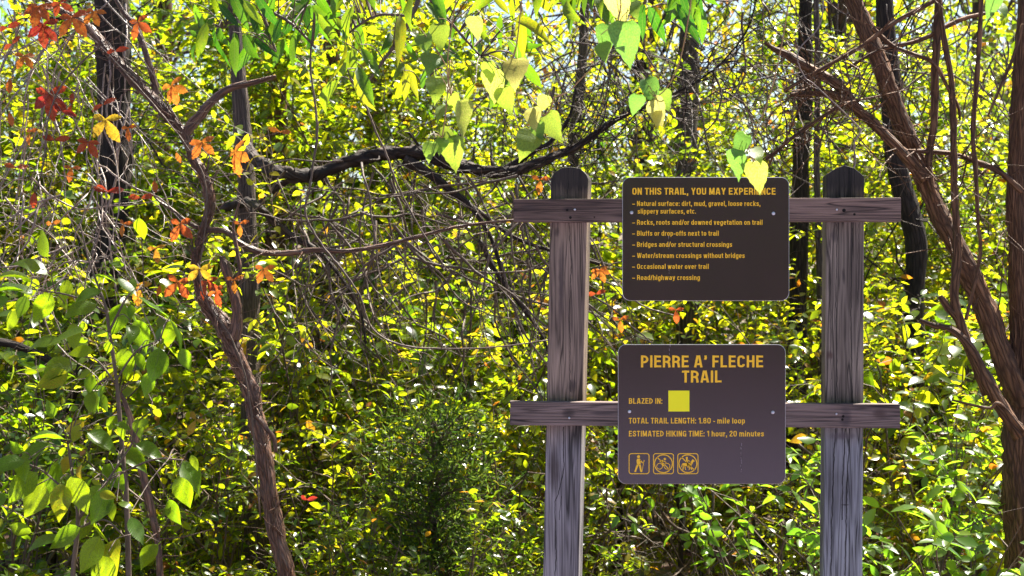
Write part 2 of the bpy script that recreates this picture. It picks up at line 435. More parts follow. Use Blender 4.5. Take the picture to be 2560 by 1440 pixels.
        gm = N(t, 'ShaderNodeMath', operation='MULTIPLY'); L(g1.outputs[0], gm.inputs[0]); L(g2.outputs[0], gm.inputs[1])
        gn = N(t, 'ShaderNodeMath', operation='MULTIPLY'); L(gm.outputs[0], gn.inputs[0]); L(on.outputs[0], gn.inputs[1])
        mc = N(t, 'ShaderNodeMixRGB'); L(gn.outputs[0], mc.inputs[0]); L(last, mc.inputs[1]); mc.inputs[2].default_value = (.008, .006, .006, 1); last = mc.outputs[0]
    for (kx, kz, rx, rz_, cc) in knots:         # knots and damp stains
        k1 = N(t, 'ShaderNodeMath', operation='SUBTRACT', i_1=kx); L(xs.outputs[0], k1.inputs[0])
        k2 = N(t, 'ShaderNodeMath', operation='DIVIDE', i_1=rx); L(k1.outputs[0], k2.inputs[0])
        k3 = N(t, 'ShaderNodeMath', operation='SUBTRACT', i_1=kz); L(sep.outputs[2], k3.inputs[0])
        k4 = N(t, 'ShaderNodeMath', operation='DIVIDE', i_1=rz_); L(k3.outputs[0], k4.inputs[0])
        p1 = N(t, 'ShaderNodeMath', operation='MULTIPLY'); L(k2.outputs[0], p1.inputs[0]); L(k2.outputs[0], p1.inputs[1])
        p2 = N(t, 'ShaderNodeMath', operation='MULTIPLY_ADD'); L(k4.outputs[0], p2.inputs[0]); L(k4.outputs[0], p2.inputs[1]); L(p1.outputs[0], p2.inputs[2])
        p3 = N(t, 'ShaderNodeMath', operation='MULTIPLY_ADD', i_1=1.2); L(fine.outputs[0], p3.inputs[0]); L(p2.outputs[0], p3.inputs[2])
        on = N(t, 'ShaderNodeMapRange', i_1=.6, i_2=1.5, i_3=.8, i_4=0.0); L(p3.outputs[0], on.inputs[0])
        mc = N(t, 'ShaderNodeMixRGB'); L(on.outputs[0], mc.inputs[0]); L(last, mc.inputs[1]); mc.inputs[2].default_value = (*cc, 1); last = mc.outputs[0]
    pb = N(t, 'ShaderNodeBsdfPrincipled', i_Roughness=.72); pb.inputs['Specular IOR Level'].default_value = .3
    L(last, pb.inputs['Base Color'])
    hb = N(t, 'ShaderNodeMixRGB', blend_type='MULTIPLY', i_0=1.0); L(mixf.outputs[0], hb.inputs[1]); L(crack.outputs[0], hb.inputs[2])
    bp = N(t, 'ShaderNodeBump', i_Strength=.5, i_Distance=.003); L(hb.outputs[0], bp.inputs['Height']); L(bp.outputs[0], pb.inputs['Normal'])
    L(pb.outputs[0], out.inputs['Surface'])
    return m

def plain_mat(name, col, rough=.5, spec=.5, metal=0.0, bump=0.0, bscale=300.0, var=0.0):
    m, t, out = new_mat(name); L = t.links.new
    pb = N(t, 'ShaderNodeBsdfPrincipled', i_Roughness=rough, i_Metallic=metal); pb.inputs['Specular IOR Level'].default_value = spec
    tc = N(t, 'ShaderNodeTexCoord')
    nz = N(t, 'ShaderNodeTexNoise', i_Scale=9.0, i_Detail=4.0); L(tc.outputs['Object'], nz.inputs['Vector'])
    cr = ramp(t, [(.3, tuple(c * (1 - var) for c in col)), (.7, tuple(min(1, c * (1 + var)) for c in col))], nz.outputs[0])
    L(cr.outputs[0], pb.inputs['Base Color'])
    if bump:
        n2 = N(t, 'ShaderNodeTexNoise', i_Scale=bscale, i_Detail=2.0); L(tc.outputs['Object'], n2.inputs['Vector'])
        bp = N(t, 'ShaderNodeBump', i_Strength=bump, i_Distance=.001); L(n2.outputs[0], bp.inputs['Height']); L(bp.outputs[0], pb.inputs['Normal'])
    L(pb.outputs[0], out.inputs['Surface'])
    return m

M['sign_brown'] = plain_mat('brown sign sheet', (.029, .0105, .0155), .2, .75, bump=.06, bscale=420, var=.12)
M['letter'] = plain_mat('gold lettering', (.97, .55, .02), .45, .4, var=.04)
M['blaze'] = plain_mat('yellow blaze', (.95, .9, .005), .45, .4, var=.02)
M['edge'] = plain_mat('aluminium edge', (.45, .44, .45), .4, .5, metal=.6)
M['screw'] = plain_mat('galvanised screw', (.55, .56, .6), .35, .5, metal=.8, var=.1)
M['hole'] = plain_mat('dark nail hole', (.01, .008, .007), .8, .2)
M['scratch'] = plain_mat('pale streak', (.28, .24, .26), .6, .3, var=.3)

def ground_mat():
    m, t, out = new_mat('forest floor'); L = t.links.new
    tc = N(t, 'ShaderNodeTexCoord')
    n1 = N(t, 'ShaderNodeTexNoise', i_Scale=9.0, i_Detail=6.0, i_Roughness=.7); L(tc.outputs['Object'], n1.inputs['Vector'])
    n2 = N(t, 'ShaderNodeTexVoronoi', i_Scale=14.0); L(tc.outputs['Object'], n2.inputs['Vector'])
    c = ramp(t, [(.25, (.03, .02, .012)), (.5, (.085, .055, .03)), (.75, (.16, .1, .05))], n1.outputs[0])
    mm = N(t, 'ShaderNodeMixRGB', blend_type='OVERLAY', i_0=.4); L(c.outputs[0], mm.inputs[1]); L(n2.outputs['Color'], mm.inputs[2])
    pb = N(t, 'ShaderNodeBsdfPrincipled', i_Roughness=.9); L(mm.outputs[0], pb.inputs['Base Color'])
    bp = N(t, 'ShaderNodeBump', i_Strength=.8, i_Distance=.03); L(n1.outputs[0], bp.inputs['Height']); L(bp.outputs[0], pb.inputs['Normal'])
    L(pb.outputs[0], out.inputs['Surface'])
    return m
M['ground'] = ground_mat()
M['path'] = plain_mat('pale gravel', (.22, .2, .31), .9, .2, bump=.8, bscale=60, var=.25)

# ------------------------------------------------------------------ ground
def terrain(x, y):
    x = np.asarray(x, float); y = np.asarray(y, float)
    back = np.clip(y - 9, 0, None)
    return 0.045 * back + 0.05 * np.sin(x * .9 + 1) * np.cos(y * .7) * np.clip((y - 3) / 3, 0, 1)

gx = np.concatenate([np.linspace(-220, -24, 12), np.linspace(-20, 20, 81), np.linspace(24, 220, 12)])
gy = np.concatenate([np.linspace(-120, -8, 10), np.linspace(-6, 34, 81), np.linspace(40, 300, 14)])
X, Y = np.meshgrid(gx, gy)
Z = terrain(X, Y)
g = Geo()
nx, ny = len(gx), len(gy)
i = np.arange(ny - 1)[:, None]; j = np.arange(nx - 1)[None]
a = i * nx + j
g.add(np.stack([X, Y, Z], -1).reshape(-1, 3), [np.stack([a, a + 1, a + nx + 1, a + nx], -1).reshape(-1, 4)])
ground = g.build('ground', M['ground'])
tag(ground, 'forest floor of dark earth and leaf litter under the bushes', 'ground', kind='structure')
g = Geo()
px = np.linspace(-30, 30, 25); py = np.linspace(-8.5, 2.2, 9)
X, Y = np.meshgrid(px, py); nx = len(px)
Y = Y + np.where(Y > 2, .25 * np.sin(X * .8), 0)
i = np.arange(len(py) - 1)[:, None]; j = np.arange(nx - 1)[None]; a = i * nx + j
g.add(np.stack([X, Y, terrain(X, Y) + .006], -1).reshape(-1, 3), [np.stack([a, a + 1, a + nx + 1, a + nx], -1).reshape(-1, 4)])
tag(g.build('gravel_path', M['path']), 'pale gravel trailhead clearing in front of the sign', 'path', kind='structure')

# ------------------------------------------------------------------ wooden sign frame
def outline_solid(name, pts, y0, y1, mat, parent, bevel=.004, shear=0.0):
    """polygon in the x-z plane given real depth (y0 front .. y1 back), edges rounded"""
    bm = bmesh.new()
    f = [bm.verts.new((x, y0, z)) for x, z in pts]
    b = [bm.verts.new((x + shear, y1, z)) for x, z in pts]
    n = len(pts)
    bm.faces.new(f); bm.faces.new(b[::-1])
    for k in range(n):
        bm.faces.new((f[k], b[k], b[(k + 1) % n], f[(k + 1) % n]))
    bmesh.ops.recalc_face_normals(bm, faces=bm.faces)
    bmesh.ops.bevel(bm, geom=[e for e in bm.edges if e.calc_face_angle(0) > .4], offset=bevel, segments=2, affect='EDGES', profile=.6)
    me = bpy.data.meshes.new(name); bm.to_mesh(me); bm.free()
    me.materials.append(mat)
    return link(name, me, parent)

def at2(x, y, D):
    p = at(x, y, D); return (p[0], p[2])

PY = 3.42            # front face of the posts
frame = thing('sign_frame', 'weathered grey wooden frame of two posts and two rails holding the brown trail signs', 'sign frame')
def split_line(pts, wpx):
    q = [at2(x, y, PY) for x, y in pts]
    return [(a_[0], a_[1], b_[0], b_[1], wpx * mpx(PY) / 2) for a_, b_ in zip(q[:-1], q[1:])]
def spot(x, y, rx, ry, cc, D=PY):
    p = at2(x, y, D); return (p[0], p[1], rx * mpx(D), ry * mpx(D), cc)
cl = split_line([(1421, 420), (1419, 500), (1423, 560), (1428, 664), (1424, 800), (1426, 980)], 2.0) + split_line([(1409, 1067), (1409, 1169), (1396, 1235), (1387, 1254), (1390, 1393), (1384, 1500)], 2.6) + split_line([(1404, 1240), (1398, 1300)], 1.6)
cr_ = split_line([(2110, 430), (2112, 500)], 2.0) + split_line([(2088, 1071), (2080, 1262), (2077, 1440)], 3.0) + split_line([(2113, 1071), (2107, 1211), (2106, 1300)], 3.0) + split_line([(2124, 1071), (2116, 1262), (2113, 1440)], 3.0) + split_line([(2092, 560), (2090, 760), (2094, 1000)], 1.6) + split_line([(2130, 570), (2127, 800), (2131, 1005)], 1.6) + split_line([(2146, 560), (2143, 1005)], 1.2) + split_line([(2075, 600), (2078, 1000)], 1.2)
kl = [spot(1430, 965, 14, 22, (.035, .026, .025)), spot(1385, 1170, 16, 80, (.04, .026, .024)), spot(1403, 700, 9, 130, (.06, .044, .042)), spot(1392, 580, 9, 16, (.04, .03, .03))]
kr = [spot(2110, 690, 6, 26, (.03, .024, .023)), spot(2074, 888, 11, 14, (.06, .026, .02)), spot(2085, 590, 10, 22, (.05, .04, .04)), spot(2112, 1262, 12, 3, (.02, .016, .016)), spot(2105, 1090, 40, 12, (.09, .075, .085))]
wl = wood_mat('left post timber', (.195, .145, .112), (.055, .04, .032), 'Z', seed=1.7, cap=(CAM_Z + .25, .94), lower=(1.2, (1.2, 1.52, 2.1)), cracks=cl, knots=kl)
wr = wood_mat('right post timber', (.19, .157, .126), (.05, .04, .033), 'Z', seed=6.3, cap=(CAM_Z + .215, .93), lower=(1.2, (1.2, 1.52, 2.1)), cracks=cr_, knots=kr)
wu = wood_mat('upper rail timber', (.155, .105, .083), (.05, .033, .028), 'X', seed=2.2, knots=[spot(1418, 525, 16, 10, (.04, .028, .024)), spot(2140, 530, 60, 8, (.06, .04, .032)), spot(1320, 520, 30, 7, (.06, .042, .036))])
wd = wood_mat('lower rail timber', (.152, .112, .1), (.04, .029, .027), 'X', seed=9.4, knots=[spot(1420, 1030, 20, 14, (.03, .022, .022)), spot(1505, 1030, 40, 8, (.055, .042, .045)), spot(2190, 1030, 22, 16, (.06, .036, .034)), spot(2105, 1040, 18, 30, (.05, .038, .042))])
bx = -.085 + (1400 - 1280) * mpx(PY)
# left post: leans a little to the left going down, its right face turned towards us
p_top = at2(1377, 446, PY); 
pts = [(at2(1330, 2330, PY)[0], -.5), (at2(1412, 2330, PY)[0], -.5), at2(1470, 446, PY), at2(1466, 436, PY), at2(1451, 421, PY), at2(1428, 417, PY), at2(1404, 419, PY), at2(1385, 432, PY), at2(1377, 446, PY)]
lp = outline_solid('post', pts, PY, PY + .089, wl, frame, .003, shear=.014)
lp['label'] = 'leaning wooden post with blackened top and sunlit right edge'
pts = [(at2(2048, 2330, PY)[0], -.5), (at2(2149, 2330, PY)[0], -.5), at2(2161, 441, PY), at2(2136, 420, PY), at2(2112, 413, PY), at2(2090, 420, PY), at2(2066, 436, PY)]
rp = outline_solid('post', pts, PY, PY + .089, wr, frame, .003, shear=.010)
rp['label'] = 'wooden post with pointed black top and long vertical cracks'
RY = PY - .036
def rail(x0, x1, yl0, yl1, yr0, yr1, m):
    pts = [at2(x0, yl0, RY), at2(x0, yl1, RY), at2(x1, yr1, RY), at2(x1, yr0, RY)]
    return outline_solid('rail', pts[::-1], RY, PY - .0005, m, frame, .002)
r1 = rail(1284, 2253, 498, 555, 494, 554, wu)
r2 = rail(1275, 2251, 1004, 1063, 1011, 1071, wd)

def disc(name, px, py, D, rpx, mat, parent, h=.003, dome=True):
    bm = bmesh.new()
    rr = rpx * mpx(D); c = at(px, py, D)
    rings = [(1.0, 0), (.92, .6), (.6, .9), (0.0, 1.0)] if dome else [(1.0, 0), (.9, .25), (0, .25)]
    prev = None
    for s, hh in rings:
        if s == 0:
            v = bm.verts.new((c[0], D - h * hh, c[2]))
            for k in range(14): bm.faces.new((prev[k], prev[(k + 1) % 14], v))
        else:
            cur = [bm.verts.new((c[0] + rr * s * math.cos(k * math.tau / 14), D - h * hh, c[2] + rr * s * math.sin(k * math.tau / 14))) for k in range(14)]
            if prev:
                for k in range(14): bm.faces.new((prev[k], prev[(k + 1) % 14], cur[(k + 1) % 14], cur[k]))
            prev = cur
    me = bpy.data.meshes.new(name); bm.to_mesh(me); bm.free(); me.materials.append(mat)
    for p in me.polygons: p.use_smooth = True
    return link(name, me, parent)

for (x, y, r_, rr_, mt) in ((1418, 525, 3.2, r1, 'hole'), (1426, 544, 3.4, r1, 'hole'), (1486, 543, 2, r1, 'hole'), (2110, 526, 4.5, r1, 'hole'), (2136, 536, 3.2, r1, 'hole'),
                            (2108, 1041, 3.4, r2, 'hole'), (2106, 1049, 3.2, r2, 'hole')):
    disc('nail_hole', x, y, RY - .0004, r_, M[mt], rr_, .0012, False)
for (x, y, r_, rr_) in ((1437, 524, 3, r1), (2092, 524, 2.8, r1), (1423, 1045, 3, r2), (2091, 1035, 2.8, r2)):
    disc('screw', x, y, RY - .0004, r_, M['screw'], rr_, .0025)

# ------------------------------------------------------------------ the two signs
def rrect(x0, y0, x1, y1, r, n=7):
    pts = []
    for cx, cz, a0 in ((x1 - r, y1 - r, 0), (x0 + r, y1 - r, 90), (x0 + r, y0 + r, 180), (x1 - r, y0 + r, 270)):
        for k in range(n + 1):
            a = R(a0 + 90 * k / n); pts.append((cx + r * math.cos(a), cz + r * math.sin(a)))
    return pts

SY = RY - .003       # front face of the sign sheets
def sign_panel(x0, y0, x1, y1, root, rpx=20):
    a = at(x0, y1, SY); b = at(x1, y0, SY)
    pts = rrect(a[0], a[2], b[0], b[2], rpx * mpx(SY))
    bm = bmesh.new()
    e = .0009
    cx, cz = (a[0] + b[0]) / 2, (a[2] + b[2]) / 2
    fr = [bm.verts.new((cx + (x - cx) * (1 - e / abs(b[0] - cx)), SY, cz + (z - cz) * (1 - e / abs(b[2] - cz)))) for x, z in pts]
    mid = [bm.verts.new((x, SY + .0006, z)) for x, z in pts]
    bk = [bm.verts.new((x, SY + .0024, z)) for x, z in pts]
    n = len(pts)
    bm.faces.new(fr)
    bf = bm.faces.new(bk[::-1]); bf.material_index = 1
    for k in range(n):
        f1 = bm.faces.new((fr[k], mid[k], mid[(k + 1) % n], fr[(k + 1) % n])); f1.material_index = 1
        f2 = bm.faces.new((mid[k], bk[k], bk[(k + 1) % n], mid[(k + 1) % n])); f2.material_index = 1
    bmesh.ops.recalc_face_normals(bm, faces=bm.faces)
    me = bpy.data.meshes.new('sheet'); bm.to_mesh(me); bm.free()
    me.materials.append(M['sign_brown']); me.materials.append(M['edge'])
    return link('sheet', me, root)

TY = SY - .0006
# lettering drawn as strokes: a condensed bold grotesque, capitals one unit high
FT = .185; FE = FT / 2; FX = .74
def rr_path(x0, y0, x1, y1, r, start, end):
    """clockwise run round a rounded box from start to end (degrees on the box, 0 = right, 90 = top)"""
    out = []
    cx, cy = (x0 + x1) / 2, (y0 + y1) / 2
    st = np.radians(np.linspace(start, end, max(6, int(abs(end - start) / 12))))
    for a in st:
        c, s_ = math.cos(a), math.sin(a)
        e_ = 2 / 3.4
        out.append((cx + (x1 - x0) / 2 * math.copysign(abs(c) ** e_, c), cy + (y1 - y0) / 2 * math.copysign(abs(s_) ** e_, s_)))
    return out
def bowl(x0, y0, x1, y1):
    r_ = min((y1 - y0) / 2, x1 - x0) * .95
    o_ = [(x0, y1), (x1 - r_, y1)]
    for a in np.linspace(90, 0, 6)[1:]: o_.append((x1 - r_ + r_ * math.cos(R(a)), y1 - r_ + r_ * math.sin(R(a))))
    for a in np.linspace(0, -90, 6): o_.append((x1 - r_ + r_ * math.cos(R(a)), y0 + r_ + r_ * math.sin(R(a))))
    return o_ + [(x0, y0)]
def glyph(c):
    e, T = FE, 1 - FE; x = FX; xt = FX - FE
    w = .56
    V_ = lambda X, a=0, b=1: [(X, a), (X, b)]
    Hh = lambda y, a, b: [(a, y), (b, y)]
    if c == ' ': return .2, []
    if c == 'A': return .62, [[(.09, 0), (.265, 1)], [(.53, 0), (.355, 1)], Hh(.27, .17, .45)]
    if c == 'B': return w, [V_(e), bowl(e, .52, w - e - .02, T), bowl(e, e, w - e, .52)]
    if c == 'C': return w, [rr_path(e, e, w - e, T, 0, 22, 338)]
    if c == 'D': return w, [V_(e), bowl(e, e, w - e, T)]
    if c == 'E': return .5, [V_(e), Hh(T, e, .49), Hh(.52, e, .46), Hh(e, e, .5)]
    if c == 'F': return .47, [V_(e), Hh(T, e, .47), Hh(.5, e, .43)]
    if c == 'G': return w, [rr_path(e, e, w - e, T, 0, 25, 340), [(w - e, .0), (w - e, .5)], Hh(.44, w * .52, w - e)]
    if c == 'H': return w, [V_(e), V_(w - e), Hh(.52, e, w - e)]
    if c == 'I': return FT, [V_(e)]
    if c == 'K': return .58, [V_(e), [(.12, .34), (.48, 1)], [(.24, .56), (.5, 0)]]
    if c == 'L': return .47, [V_(e), Hh(e, e, .47)]
    if c == 'M': return .7, [V_(e), V_(.7 - e), [(e + .03, 1), (.35, .06)], [(.7 - e - .03, 1), (.35, .06)]]
    if c == 'N': return w, [V_(e), V_(w - e), [(e + .02, .98), (w - e - .02, .02)]]
    if c == 'O' or c == '0': return w, [rr_path(e, e, w - e, T, 0, 90, 451)]
    if c == 'P': return .54, [V_(e), bowl(e, .43, .54 - e, T)]
    if c == 'R': return w, [V_(e), bowl(e, .46, w - e, T), [(w * .5, .46), (w - e - .04, .38), (w - e - .015, .2), (w - e + .01, 0)]]
    if c == 'S': return .54, [[(.455, .69), (.44, .82), (.36, T), (.18, T), (.1, .83), (.1, .69), (.18, .58), (.36, .45), (.45, .34), (.45, .18), (.36, e), (.18, e), (.09, .18), (.085, .32)]]
    if c == 'T': return .5, [V_(.25), Hh(T, 0, .5)]
    if c == 'U': return w, [[(e, 1)] + rr_path(e, e, w - e, .6, 0, 180, 360) + [(w - e, 1)]]
    if c == 'W': return .86, [[(.09, 1), (.235, 0)], [(.43, .98), (.265, 0)], [(.43, .98), (.595, 0)], [(.77, 1), (.625, 0)]]
    if c == 'X': return .58, [[(.09, 1), (.49, 0)], [(.49, 1), (.09, 0)]]
    if c == 'Y': return .58, [[(.09, 1), (.29, .42)], [(.49, 1), (.29, .42)], V_(.29, 0, .44)]
    if c == 'Z': return .5, [Hh(T, .03, .48), Hh(e, .02, .5), [(.42, .9), (.09, .1)]]
    if c == '1': return .36, [V_(.26), [(.02, .78), (.14, .8), (.2, .97)]]
    if c == '2': return .5, [[(e, .68), (.1, .82), (.18, T), (.34, T), (.405, .8), (.4, .64), (.3, .46), (.12, .26), (.09, e)], Hh(e, .02, .49)]
    if c == '8': return .52, [rr_path(.1, .54, .42, T, 0, 90, 451), rr_path(e, e, .52 - e, .53, 0, 90, 451)]
    if c == '\u2013': return .5, [[(0, .36), (.5, .36)]]
    if c == '-': return .28, [[(0, .36), (.28, .36)]]
    if c == ':': return .17, [[(.085, 0), (.085, .19)], [(.085, .52), (.085, .71)]]
    if c == '.': return .17, [[(.085, 0), (.085, .19)]]
    if c == ',': return .17, [[(.085, .0), (.085, .19)], [(.11, .02), (.05, -.17)]]
    if c == '\u2019': return .2, [[(.1, .83), (.1, 1.0)], [(.13, .86), (.06, .65)]]
    if c == '/': return .3, [[(.02, -.02), (.28, 1.02)]]
    l = .5
    st = lambda: V_(e, 0, x)
    arch = [(e, xt - .12), (.15, xt - .03), (.25, xt), (.34, xt - .01), (l - e - .01, xt - .1), (l - e, xt - .22), (l - e, 0)]
    if c == 'a': return l, [[(e, .56), (.12, xt - .03), (.2, xt), (.32, xt), (.405, xt - .06), (.41, .5), (.41, .02)], rr_path(.085, e, .405, .4, 0, 0, 361)]
    if c == 'b': return l, [V_(e), rr_path(e, e, l - e, xt, 0, 90, 451)]
    if c == 'c': return .47, [rr_path(e, e, .47 - e, xt, 0, 30, 330)]
    if c == 'd': return l, [V_(l - e), rr_path(e, e, l - e, xt, 0, 90, 451)]
    if c == 'e': return l, [rr_path(e, e, l - e, xt, 0, 0, 325), Hh(.36, .12, l - e + .03)]
    if c == 'f': return .3, [[(.155, 0), (.155, .82), (.2, .91), (.3, .915)], Hh(xt, 0, .3)]
    if c == 'g': return l, [rr_path(e, .06, l - e, xt, 0, 90, 451), [(l - e, x), (l - e, -.05), (.33, -.17), (.18, -.17), (.08, -.1)]]
    if c == 'h': return l, [V_(e), arch]
    if c == 'i': return FT, [st(), V_(e, .84, 1)]
    if c == 'k': return .49, [V_(e), [(.12, .25), (.41, .74)], [(.22, .42), (.41, 0)]]
    if c == 'l': return FT, [V_(e)]
    if c == 'm': return .78, [st(), [(e, xt - .12), (.2, xt), (.3, xt - .02), (.39, xt - .14), (.39, 0)], [(.39, xt - .12), (.5, xt), (.6, xt - .02), (.69, xt - .14), (.69, 0)]]
    if c == 'n': return l, [st(), arch]
    if c == 'o': return l, [rr_path(e, e, l - e, xt, 0, 90, 451)]
    if c == 'p': return l, [V_(e, -.22, x), rr_path(e, e, l - e, xt, 0, 90, 451)]
    if c == 'r': return .33, [st(), [(e, xt - .2), (.17, xt - .04), (.33, xt - .01)]]
    if c == 's': return .46, [[(.385, .51), (.36, .61), (.28, xt), (.17, xt), (.09, .58), (.1, .48), (.2, .41), (.32, .33), (.375, .25), (.36, .14), (.28, e), (.16, e), (.085, .14), (.075, .24)]]
    if c == 't': return .3, [[(.14, .93), (.14, .17), (.19, e), (.3, e)], Hh(xt, 0, .3)]
    if c == 'u': return l, [[(e, x), (e, .25), (.12, .13), (.2, e), (.27, e), (.36, .12), (l - e, .22)], V_(l - e, 0, x)]
    if c == 'v': return .48, [[(.085, x), (.225, 0)], [(.395, x), (.255, 0)]]
    if c == 'w': return .72, [[(.085, x), (.2, 0)], [(.36, x - .02), (.23, 0)], [(.36, x - .02), (.49, 0)], [(.635, x), (.52, 0)]]
    if c == 'x': return .48, [[(.08, x), (.4, 0)], [(.4, x), (.08, 0)]]
    if c == 'y': return .48, [[(.085, x), (.245, .05)], [(.395, x), (.25, 0), (.2, -.13), (.06, -.13)]]
    return .3, []

def stroke_quads(pl, wd):
    P = np.array(pl, float); n = len(P)
    d = np.diff(P, axis=0); d /= np.maximum(np.linalg.norm(d, axis=1, keepdims=True), 1e-9)
    nn = np.stack([-d[:, 1], d[:, 0]], -1)
    L_, R_ = [], []
    closed = np.linalg.norm(P[0] - P[-1]) < .02
    for i in range(n):
        if i == 0: m = (nn[0] + nn[-1]) if closed else nn[0] * 2
        elif i == n - 1: m = (nn[0] + nn[-1]) if closed else nn[-1] * 2
        else: m = nn[i - 1] + nn[i]
        m = m / max(np.linalg.norm(m), 1e-6)
        ref = nn[min(i, n - 2)]
        k = 1 / max(.55, float(m @ ref))
        L_.append(P[i] + m * wd / 2 * k); R_.append(P[i] - m * wd / 2 * k)
    return L_, R_

def lettering(lines, root, name='lettering'):
    VV, FF = [], []
    for (s_, x0, x1, base, cap, bold) in lines:
        pen, runs = 0.0, []
        for ch in s_:
            wg, pls = glyph(ch)
            for q, pl in enumerate(pls): runs.append((pen, pl, q))
            pen += wg + (.1 if ch != ' ' else .06)
        pen -= .1
        k = mpx(TY); sx = (x1 - x0) * k / pen; sz = cap * k
        o_ = at(x0, base, TY)
        for (px_, pl, q) in runs:
            L_, R_ = stroke_quads(pl, FT + bold)
            off = len(VV)
            for a_, b_ in zip(L_, R_):
                for v in (a_, b_):
                    VV.append((o_[0] + (px_ + v[0]) * sx, TY - q * 3e-5, o_[2] + v[1] * sz))
            for i in range(len(L_) - 1):
                FF.append((off + 2 * i, off + 2 * i + 1, off + 2 * i + 3, off + 2 * i + 2))
    me = bpy.data.meshes.new(name); me.from_pydata(VV, [], FF); me.materials.append(M['letter'])
    return link(name, me, root)

s1 = thing('trail_sign', 'upper brown sign listing in yellow what you may experience on this trail', 'sign')
sign_panel(1556, 443, 1973, 752, s1)
B1, B2 = -.02, -.04
lettering([("ON THIS TRAIL, YOU MAY EXPERIENCE", 1580.5, 1939, 486.6, 17, B1)], s1, 'title_lettering')
lettering([
           ("\u2013 Natural surface: dirt, mud, gravel, loose rocks,", 1580.5, 1901, 515, 12.6, B2),
           ("slippery surfaces, etc.", 1594, 1740, 534.2, 12.6, B2),
           ("\u2013 Rocks, roots and/or downed vegetation on trail", 1580.5, 1906.5, 562, 12.6, B2),
           ("\u2013 Bluffs or drop-offs next to trail", 1580.5, 1797, 589.4, 12.6, B2),
           ("\u2013 Bridges and/or structural crossings", 1580.5, 1830.5, 617.2, 12.6, B2),
           ("\u2013 Water/stream crossings without bridges", 1580.5, 1862, 645, 12.6, B2),
           ("\u2013 Occasional water over trail", 1580.5, 1772, 672.2, 12.6, B2),
           ("\u2013 Road/highway crossing", 1580.5, 1750, 700, 12.6, B2)], s1)
s2 = thing('trail_sign', 'lower brown sign naming the trail, with a yellow square and three pictograms', 'sign')
sign_panel(1545, 861, 1964, 1210, s2)
lettering([("PIERRE A\u2019 FLECHE", 1602, 1908, 918.5, 30, -.025), ("TRAIL", 1705, 1804, 956.3, 30, -.025)], s2, 'title_lettering')
lettering([
           ("BLAZED IN:", 1572, 1656, 1009.5, 14.3, B2), ("TOTAL TRAIL LENGTH: 1.80 - mile loop", 1572, 1862.5, 1058.8, 14.3, B2),
           ("ESTIMATED HIKING TIME: 1 hour, 20 minutes", 1572, 1910, 1091.2, 14.3, B2)], s2)
for s, x, y in ((s1, 1579, 531.5), (s1, 1933.6, 533.6), (s2, 1573.5, 1029), (s2, 1932, 1031)):
    disc('screw', x, y, SY - .0004, 4.6, M['screw'], s, .003)

class Flat:
    """flat printed shapes in photo pixels, laid on the sign sheet"""
    def __init__(self, D): self.V, self.F, self.D = [], [], D
    def poly(self, pts):
        o = len(self.V)
        for x, y in pts: self.V.append(tuple(at(x, y, self.D)))
        self.F.append(list(range(o, o + len(pts))))
    def ring(self, outer, inner):
        o = len(self.V); n = len(outer)
        for x, y in outer + inner: self.V.append(tuple(at(x, y, self.D)))
        for k in range(n): self.F.append([o + k, o + (k + 1) % n, o + n + (k + 1) % n, o + n + k])
    def circ(self, x, y, r, w=None, n=24):
        a = [(x + r * math.cos(k * math.tau / n), y + r * math.sin(k * math.tau / n)) for k in range(n)]
        if w is None: self.poly(a)
        else: self.ring(a, [(x + (r - w) * math.cos(k * math.tau / n), y + (r - w) * math.sin(k * math.tau / n)) for k in range(n)])
    def bar(self, p, q, w0, w1=None):
        w1 = w0 if w1 is None else w1
        d = np.array(q, float) - np.array(p, float); d /= np.linalg.norm(d); n = np.array([-d[1], d[0]])
        p = np.array(p, float); q = np.array(q, float)
        self.poly([p + n * w0 / 2, q + n * w1 / 2, q - n * w1 / 2, p - n * w0 / 2])
    def build(self, name, m, parent):
        me = bpy.data.meshes.new(name); me.from_pydata(self.V, [], self.F); me.materials.append(m)
        return link(name, me, parent)

f = Flat(TY); f.poly([(1671, 976.6), (1723.5, 976.6), (1723.5, 1028.7), (1671, 1028.7)]); f.build('blaze_square', M['blaze'], s2)
def icon(x0, x1, y0=1133, y1=1185.3):
    f = Flat(TY)
    f.ring(rrect(x0, y0, x1, y1, 7), rrect(x0 + 2, y0 + 2, x1 - 2, y1 - 2, 5))
    return f
f = icon(1571.8, 1623.6)       # walker with a staff
f.circ(1596.5, 1141.5, 3.7)
f.poly([(1593, 1146.5), (1600, 1146.5), (1602, 1152), (1601, 1162), (1592.5, 1162), (1591.5, 1151)])
f.bar((1600, 1150), (1606, 1157), 2.6); f.bar((1606, 1157), (1609.5, 1156), 2.4)
f.bar((1594.5, 1161), (1587.5, 1180), 5, 4); f.bar((1599, 1161), (1603, 1180), 5, 4)
f.bar((1610.5, 1150), (1604.5, 1180.5), 1.3)
f.build('pictogram', M['letter'], s2)['label'] = 'walking hiker with a staff'
f = icon(1632.8, 1684.6)       # no bicycles
f.circ(1658.6, 1159.2, 23.5, 2.4, 32)
f.circ(1649, 1165.5, 8, 1.5); f.circ(1667.5, 1165.5, 8, 1.5)
f.circ(1662, 1147.5, 3)
f.poly([(1648.5, 1154), (1656, 1149.5), (1660, 1152), (1655, 1157.5)]); f.bar((1658, 1152), (1665.5, 1156), 2); f.bar((1655, 1157), (1659, 1165), 2.6)
f.bar((1642.5, 1142.5), (1675, 1175.5), 2.2)
f.build('pictogram', M['letter'], s2)['label'] = 'crossed out cyclist in a ring'
f = icon(1693.4, 1746)         # no horses
f.circ(1719.7, 1159.2, 23.5, 2.4, 32)
f.poly([(1706, 1158), (1728, 1157), (1729, 1165), (1708, 1166)])
